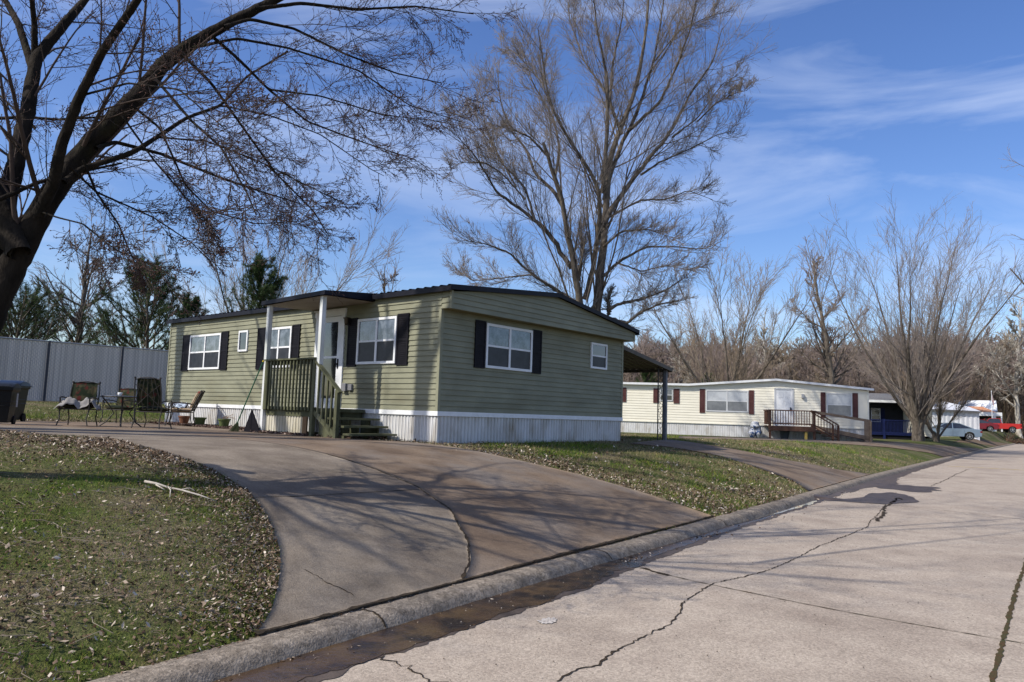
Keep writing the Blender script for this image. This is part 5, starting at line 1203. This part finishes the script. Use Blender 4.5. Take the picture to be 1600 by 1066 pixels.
# ------------------------------------------------------------------ vehicles
def sedan_like(name, P, rot, paint, label, cat, truck=False, dark=False):
    r = empty(name, P, rot, label, cat)
    rw_ = .325 if not truck else .39; Wh = .88 if not truck else .95
    if truck:
        xf, xr = -1.85, 1.75; top = [(-2.75, .55), (-2.75, .95), (-2.65, 1.05), (-1.35, 1.13), (-.75, 1.15), (.55, 1.15), (2.75, 1.15), (2.78, .62)]; gh_ = [(-1.25, 1.13), (-.70, 1.72), (.45, 1.74), (.60, 1.13)]
    else:
        xf, xr = -1.42, 1.42; top = [(-2.38, .32), (-2.42, .55), (-2.25, .72), (-1.25, .88), (-.9, .92), (.9, .98), (1.6, .98), (2.2, .93), (2.35, .80), (2.33, .36)]; gh_ = [(-1.2, .90), (-.35, 1.38), (.25, 1.43), (.75, 1.38), (1.75, .97)]
    def arch(cx, z0): return [(cx+(rw_+.07)*math.cos(a), max(z0, rw_+(rw_+.07)*math.sin(a))) for a in np.linspace(-.1, math.pi+.1, 13)]
    zb = .24 if not truck else .48
    prof = top+[(xr+.5, zb)]+arch(xr, zb)+arch(xf, zb)+[(xf-.55, zb)]
    mb = MB(); n = len(prof); secs = [(-Wh, .93), (-Wh*.97, 1.), (Wh*.97, 1.), (Wh, .93)]
    vs = [(x, y, .6+(z-.6)*k) for y, k in secs for x, z in prof]
    fs = [(k*n+i, k*n+(i+1) % n, (k+1)*n+(i+1) % n, (k+1)*n+i) for k in range(3) for i in range(n)]+[tuple(range(n-1, -1, -1)), tuple(range(3*n, 4*n))]
    mb.add(vs, fs)
    mb.build('body', paint, r, bevel=.02)
    mb = MB(); g = gh_; m_ = len(g); k_ = Wh*.98; vs = []
    zlo, zhi = g[0][1], max(z for x, z in g)
    for sx in (-1, 1): vs += [(x, sx*(k_-.17*(z-zlo)/(zhi-zlo)), z) for x, z in g]
    mb.add(vs, [tuple(range(m_-1, -1, -1)), tuple(range(m_, 2*m_))]+[(i, i+1, m_+i+1, m_+i) for i in range(m_-1)]); mb.build('windows', GLASSDK, r)
    mb = MB()
    tp_ = [p for p in g if p[1] > zhi-.12]
    xs = [tp_[0][0]-.03, tp_[-1][0]+.03]; mb.add([(x, sx*(k_-.15), z) for sx in (-1, 1) for x, z in tp_]+[(x, sx*(k_-.19), z+.025) for sx in (-1, 1) for x, z in tp_],
        (lambda q: [tuple(range(2*q, 3*q))+tuple(range(4*q-1, 3*q-1, -1)), tuple(range(q))+tuple(range(3*q-1, 2*q-1, -1)), tuple(range(q, 2*q))+tuple(range(4*q-1, 3*q-1, -1))])(len(tp_))); 
    for sx in (-1, 1):
        yy = lambda z: sx*(k_+.004-.17*(z-zlo)/(zhi-zlo))
        for (x0, z0), (x1, z1) in zip(g, g[1:]): mb.bar((x0, yy(z0), z0), (x1, yy(z1), z1), .05, .05)
        if not truck: mb.bar((.18, yy(zlo), zlo), (.18, yy(1.4), 1.40), .06, .03)
        mb.bar((g[0][0], yy(zlo), zlo+.01), (g[-1][0], yy(zlo), g[-1][1]+.01), .03, .04)
    mb.build('roof', paint, r)
    for x in (xf, xr):
        for sx in (-1, 1):
            mb = MB(); mb.prism([(rw_*math.cos(a), rw_*math.sin(a)) for a in np.linspace(0, 6.283, 24, endpoint=False)], sx*(Wh-.20), sx*(Wh-.01), lambda p, y: (x+p[0], y, rw_+p[1])); wo = mb.build('wheel', mat('black_tyre', (.015, .015, .016), None, rough=.8), r)
            mb = MB(); R2 = rw_*.66
            mb.prism([(R2*.35*math.cos(a), R2*.35*math.sin(a)) for a in np.linspace(0, 6.283, 12, endpoint=False)], sx*(Wh-.012), sx*(Wh+.004), lambda p, y: (x+p[0], y, rw_+p[1]))
            for k in range(5): a = k*1.2566+.3; mb.bar((x, sx*(Wh-.004), rw_), (x+R2*math.cos(a), sx*(Wh-.004), rw_+R2*math.sin(a)), .02, .07, upv=(0, 1, 0))
            for k in range(18): a = k*.349; b = a+.35; mb.bar((x+R2*math.cos(a), sx*(Wh-.004), rw_+R2*math.sin(a)), (x+R2*math.cos(b), sx*(Wh-.004), rw_+R2*math.sin(b)), .02, .03, upv=(0, 1, 0))
            mb.build('rim', mat('alloy_rim', (.55, .56, .58), None, rough=.3, metal=.7), wo)
    xl = 2.36 if not truck else 2.77
    for sx in (-1, 1):
        mb = MB(); mb.box(xl-.16, xl+.0, sx*(Wh-.30), sx*(Wh+.006), .66 if not truck else .8, .80 if not truck else 1.05); mb.build('tail_light', mat('red_lens', (.16, .008, .008), None, rough=.2), r)
        mb = MB(); mb.box(-xl-.03, -xl+.18, sx*(Wh-.35), sx*(Wh-.0), .60 if not truck else .75, .70 if not truck else .93); mb.build('headlight', mat('clear_lens', (.55, .57, .6), None, rough=.1), r)
    mb = MB(); mb.box(-.75 if not truck else -.9, -.60 if not truck else -.75, -Wh-.10, -Wh+.02, zlo+.02, zlo+.13); mb.build('wing_mirror', paint, r)
    mb = MB()
    for x in ((-.72, .18, 1.05) if not truck else (-.85, .35)): mb.box(x-.006, x+.006, -Wh-.003, -Wh*.9, zb+.12, zlo-.02)
    mb.build('door_seam', DARKWALL, r)
    if truck: mb = MB(); mb.box(.75, 2.68, -Wh*.9, Wh*.9, 1.152, 1.17); mb.build('bed_cover', SHUT, r)
    return r
CARB = mat('pale_blue_car_paint', (.15, .205, .27), None, rough=.3, spec=.6, coat=.7); REDP = mat('red_truck_paint', (.42, .02, .018), None, rough=.3, coat=.6)
cb = dp(1481, 685.5, 63.5); cb[2] = gz(cb[0], cb[1])
sedan_like('sedan', cb, YW-.12, CARB, 'pale blue four door sedan parked behind the small pale stemmed tree', 'car')
tk = dp(1553, 675, 93); tk[2] = gz(tk[0], tk[1])
sedan_like('pickup_truck', tk, YW-.1, REDP, 'red pickup truck parked under the rusty roofed carport', 'truck', truck=True)
ck = dp(1524, 680, 90); ck[2] = gz(ck[0], ck[1])
sedan_like('hatchback', ck, YW-.25, mat('dark_maroon_paint', (.13, .008, .02), None, rough=.3, coat=.6), 'dark maroon car half hidden by the white home in front of the red pickup', 'car')

# ------------------------------------------------------------------ ground litter, grass
def inside(P, poly):
    x, y = P[:, 0], P[:, 1]; c = np.zeros(len(P), bool); xa, ya = poly[:, 0], poly[:, 1]; xb, yb = np.roll(xa, 1), np.roll(ya, 1)
    for a, b, c_, d in zip(xa, ya, xb, yb):
        k = ((b > y) != (d > y)); 
        if b != d: c ^= k & (x < (c_-a)*(y-b)/(d-b)+a)
    return c
rg = np.random.default_rng(12)
def sample(n, dmin, dmax, xlo=-150, xhi=1750, edge=.0, pw=1.3):
    px = rg.uniform(xlo, xhi, n); dep = dmin*(dmax/dmin)**(rg.random(n)**(1/pw))
    d_ = fw[None]+rt[None]*((px-800)/FPX)[:, None]; d_ = d_/d_[:, 1:2]; P = (CAM+d_*dep[:, None])[:, :2]
    s, u = xy2su(P[:, 0], P[:, 1]); k = (u < -CW-edge)
    P = P[k]
    for pg in POLYS: P = P[~inside(P, pg)]
    q_ = P-AO[:2]; lx = q_[:, 0]*cY+q_[:, 1]*sY; ly = -q_[:, 0]*sY+q_[:, 1]*cY
    P = P[~((lx > -.05) & (lx < WD) & (ly > 0) & (ly < LN))]
    return P
def nfield(P, f, sd): 
    r_ = np.random.default_rng(sd); o = np.zeros(len(P))
    for k in range(7):
        a = r_.uniform(0, 6.28); w_ = f*r_.uniform(.6, 1.9); o += np.sin((P[:, 0]*math.cos(a)+P[:, 1]*math.sin(a))*w_+r_.uniform(0, 6.28))
    return o/2.6
def near_edge(P):
    """distance to the nearest slab outline (litter gathers there)"""
    d = np.full(len(P), 9.)
    for pg in POLYS[:2]:
        for c in pg[::3]: d = np.minimum(d, np.hypot(P[:, 0]-c[0], P[:, 1]-c[1]))
    return d
def dg(P): s, u = xy2su(P[:, 0], P[:, 1]); return rough_fn(s, u)
# grass blades
P = sample(620000, 2.6, 34, pw=1.25); nf = nfield(P, 1.1, 3)+.6*nfield(P, 3.1, 4); keep_ = rg.random(len(P)) < np.clip(.85+.30*nf, .30, 1); P = P[keep_]; nf = nf[keep_]
dist = np.hypot(P[:, 0], P[:, 1]); sc_ = np.clip(dist/9, .75, 3.0)
h = rg.uniform(.020, .062, len(P))*(1+.25*nf)*np.clip(sc_, .8, 1.35); a = rg.uniform(0, 6.28, len(P)); wv_ = .0022*sc_
B0 = np.c_[P, dg(P)-.004]; dx = np.c_[np.cos(a), np.sin(a), np.zeros(len(P))]*wv_[:, None]; ln_ = rg.normal(0, .6, (len(P), 2))*h[:, None]
T_ = B0+np.c_[ln_, h]; V = np.stack([B0-dx, B0+dx, T_], 1).reshape(-1, 3)
def blade_mat(name, ramp): return mat(name, ramp[0][1], island=ramp, rough=.75, spec=.2)
GA = blade_mat('green_grass_blades', [(0, (.028, .072, .008)), (.45, (.075, .145, .012)), (.75, (.155, .200, .018)), (1, (.26, .23, .05))])
GB = blade_mat('dry_grass_blades', [(0, (.20, .16, .085)), (.4, (.27, .215, .12)), (.7, (.12, .125, .04)), (1, (.36, .29, .19))])
kk = (nf+.25*rg.normal(0, 1, len(nf))) > np.interp(dist, [0, 7, 12, 22], [-.55, -.75, -.1, .2])+np.where(xy2su(P[:, 0], P[:, 1])[0] > .5, .40, 0)
for nm, k, m in (('green_grass', kk, GA), ('dry_grass', ~kk, GB)):
    Vk = V.reshape(-1, 3, 3)[k].reshape(-1, 3)
    tag(link(nm, npmesh(nm, Vk, np.arange(len(Vk)).reshape(-1, 3)), m), 'short green grass growing in patches on the lawns' if k is kk else 'dry tan winter grass between the green patches', 'grass', kind='stuff')
# fallen leaves
P = sample(300000, 2.6, 26, pw=1.4, edge=-.05); ne = near_edge(P); nf = nfield(P, 1.3, 8)+.5*nfield(P, 3.7, 9)
s, u = xy2su(P[:, 0], P[:, 1])
pr = .22+.20*nf+.75*np.exp(-(ne/.55)**1.2)+.25*np.clip(-nfield(P, 1.1, 3), 0, 1)
pr = pr+np.where((s > -2) & (s < 8), .8*np.clip(1+(u+CW)/2.5, 0, 1), 0)+.42*np.clip(1-(P[:, 1]-2.5)/4.5, 0, 1)
k = rg.random(len(P)) < np.clip(pr, .03, .95)*.62; P = P[k]
ec = POLYS[0]; e_ = np.array(resample([gp(*q_) if len(q_) == 2 else np.array(q_[1:]) for q_ in LC[:9]], 200))[:, :2]
et = nrm(np.gradient(e_, axis=0)); en = np.stack([-et[:, 1], et[:, 0]], 1); m_ = 13000; ii = rg.integers(0, 199, m_); off_ = rg.gamma(1.1, .34, m_)-.03
Pe = e_[ii]+en[ii]*off_[:, None]+rg.normal(0, .03, (m_, 2))
Pe = Pe[(nfield(Pe, 2.2, 31) > -.9+.8*rg.normal(0, 1, m_)*.5)]
m_ = 6000; g1 = np.array([gp(*q_)[:2] for q_ in [(760, 712), (860, 728), (960, 752), (1060, 778), (1130, 795), (1200, 780)]]); jj = rg.integers(0, 6, m_); Pm = g1[jj]+rg.normal(0, .55, (m_, 2))
Pe = np.vstack([Pe, Pm]); s_, u_ = xy2su(Pe[:, 0], Pe[:, 1]); Pe = Pe[u_ < -CW+.05]
for pg in POLYS: Pe = Pe[~(inside(Pe, pg) & (rg.random(len(Pe)) > .012))]
P = np.vstack([P, Pe])
# strays on the slabs, the curb and in the gutter
S = rg.uniform(-7.4, 12, 900); U = np.abs(rg.normal(0, .28, 900))*np.where(rg.random(900) < .6, 1, -1)-.12; k = (U > -CW+.02) & (U < .8); xs, ys = su2xy(S[k], U[k]); Pg = np.c_[xs, ys][::3]
Sc2 = np.r_[rg.normal(-6.6, .12, 60), rg.normal(-6.0, .08, 40), rg.normal(-1.3, .25, 60), rg.normal(.9, .3, 60)]; Uc2 = np.r_[rg.normal(-.02, .06, 100), rg.normal(.12, .05, 120)]; xs, ys = su2xy(Sc2, Uc2); Pg = np.r_[Pg, np.c_[xs, ys]]
nL = len(P); P = np.r_[P, Pg]; s, u = xy2su(P[:, 0], P[:, 1]); Z = np.where(u < -CW, rough_fn(s, u)+rg.uniform(.004, .045, len(P)), zsu(s, u)+.012)
n = len(P); dist = np.hypot(P[:, 0], P[:, 1]); L0 = np.clip(rg.gamma(5, .0028, n), .005, .026)*np.clip(dist/9, 1, 1.7); W0 = L0*rg.uniform(.35, .7, n)
a = rg.uniform(0, 6.28, n); tl = rg.normal(0, .55, n)*np.where(u < -CW, 1, .35); D = np.c_[np.cos(a)*np.cos(tl), np.sin(a)*np.cos(tl), np.sin(tl)]; Q_ = nrm(np.cross(D, np.array([0, 0, 1.])+rg.normal(0, .5, (n, 3)))); Nn = np.cross(D, Q_)
C_ = np.c_[P, Z]; cu = rg.uniform(.1, .7, n)[:, None]*W0[:, None]
v0 = C_-D*L0[:, None]; v1 = C_-Q_*W0[:, None]*.9+Nn*cu-D*L0[:, None]*.15; v2 = C_+D*L0[:, None]+Nn*cu*.6; v3 = C_+Q_*W0[:, None]*.9+Nn*cu+D*L0[:, None]*.2; vm = C_
V = np.stack([v0, v1, v2, v3, vm], 1).reshape(-1, 3); b = np.arange(n)[:, None]*5
F = np.concatenate([b+np.array([[4, 0, 1]]), b+np.array([[4, 1, 2]]), b+np.array([[4, 2, 3]]), b+np.array([[4, 3, 0]])])
LEAF = mat('dry_oak_leaves', (.2, .15, .1), island=[(0, (.045, .028, .018)), (.35, (.110, .072, .048)), (.65, (.20, .145, .105)), (.88, (.33, .265, .205)), (1, (.58, .52, .45))], rough=.9, spec=.05)
tag(link('fallen_leaves', npmesh('fallen_leaves', V, F), LEAF), 'curled brown and grey dead leaves scattered over the lawns and kerb', 'leaves', kind='stuff')
# grit and crumbs on the road
m_ = 5200; S = rg.uniform(-7, 22, m_)**1.0; U = np.abs(rg.normal(0, 1, m_))**1.3*2.2; U = np.where(rg.random(m_) < .35, rg.uniform(0, 7.2, m_), U); k = U < 7.2; xs, ys = su2xy(S[k], U[k]); m_ = len(xs)
Cg = np.c_[xs, ys, np.full(m_, .009)]; sz = np.clip(rg.gamma(2, .0016, m_), 0, .006)[:, None]+.0012; tet = np.array([[1, 0, -.3], [-.5, .87, -.3], [-.5, -.87, -.3], [0, 0, .8]]); an_ = rg.uniform(0, 6.28, m_)
Tt = np.stack([np.stack([tet[:, 0]*math.cos(q_)-tet[:, 1]*math.sin(q_), tet[:, 0]*math.sin(q_)+tet[:, 1]*math.cos(q_), tet[:, 2]], 1) for q_ in an_])
V = (Cg[:, None]+Tt*sz[:, None]).reshape(-1, 3); b = np.arange(m_)[:, None]*4
tag(link('road_grit', npmesh('road_grit', V, np.concatenate([b+np.array([[0, 1, 3]]), b+np.array([[1, 2, 3]]), b+np.array([[2, 0, 3]])])), mat('road_grit', (.1, .08, .06), island=[(0, (.03, .022, .016)), (.6, (.10, .075, .055)), (1, (.38, .34, .30))])), 'small grit and crumbled debris lying on the road', 'grit', kind='stuff')
# little twigs
P = sample(2600, 2.6, 12); n = len(P); B0 = np.c_[P, dg(P)+.02]; a = rg.uniform(0, 6.28, n); L0 = rg.uniform(.04, .16, n)[:, None]
Pt = np.stack([B0, B0+np.c_[np.cos(a), np.sin(a), rg.normal(0, .1, n)]*L0, B0+np.c_[np.cos(a+.4), np.sin(a+.4), rg.normal(0, .1, n)]*L0*1.8], 1)
V, F = tubes(Pt, np.full((n, 3), .0022), 3); tag(link('fallen_twigs', npmesh('fallen_twigs', V, F), mat('pale_dead_twigs', (.26, .22, .17), (.14, .11, .09), 3, .9)), 'tiny dead twigs strewn through the lawn', 'twigs', kind='stuff')
# the fallen branch on the lawn
bpts = [gp(*p)+np.array([0, 0, .035]) for p in [(226, 758), (243, 763), (262, 766), (283, 771), (310, 781), (338, 788)]]
fbm = mat('bleached_branch', (.50, .46, .40), (.36, .32, .27), 12, .9); o0 = bpts[0].copy()
fbo = empty('fallen_branch', o0, 0, 'pale bare fallen branch lying on the lawn by the driveway curve', 'branch')
mb = MB(); mb.tube([p-o0+np.array([0, 0, .012*math.sin(i*2)]) for i, p in enumerate(bpts)], [.014, .013, .011, .010, .008, .004], 7); mb.build('stem', fbm, fbo, smooth=True)
for a_, b_, c_ in [((262, 766), (266, 773), (265, 782)), ((243, 763), (252, 770), (258, 771)), ((283, 771), (296, 770), (306, 773))]:
    mb = MB(); mb.tube([gp(*a_)-o0+[0, 0, .035], gp(*b_)-o0+[0, 0, .045], gp(*c_)-o0+[0, 0, .03]], [.007, .006, .003], 6); mb.build('side_twig', fbm, fbo, smooth=True)
# brush pile by the truck, scrub
P = dp(1585, 676, 92); P[2] = gz(P[0], P[1]); rb = np.random.default_rng(3); n = 160
Bq = np.c_[rb.normal(0, 1.1, n), rb.normal(0, .8, n), rb.uniform(0, .3, n)]; Dq = nrm(rb.normal(0, 1, (n, 3))*[1, 1, .5]+[0, 0, .35]); Lq = rb.uniform(.5, 1.6, (n, 1)); Pq = np.stack([Bq, Bq+Dq*Lq*.5, Bq+Dq*Lq+rb.normal(0, .12, (n, 3))], 1)
V, F = tubes(Pq, np.array([[.05, .035, .015]]).repeat(n, 0), 4); o = link('brush_pile', npmesh('brush_pile', V, F), mat('dead_brush', (.14, .09, .06), (.09, .06, .045), 2, .95)); o.location = P; tag(o, 'heap of cut dry brush on the grass right of the red pickup', 'brush pile')
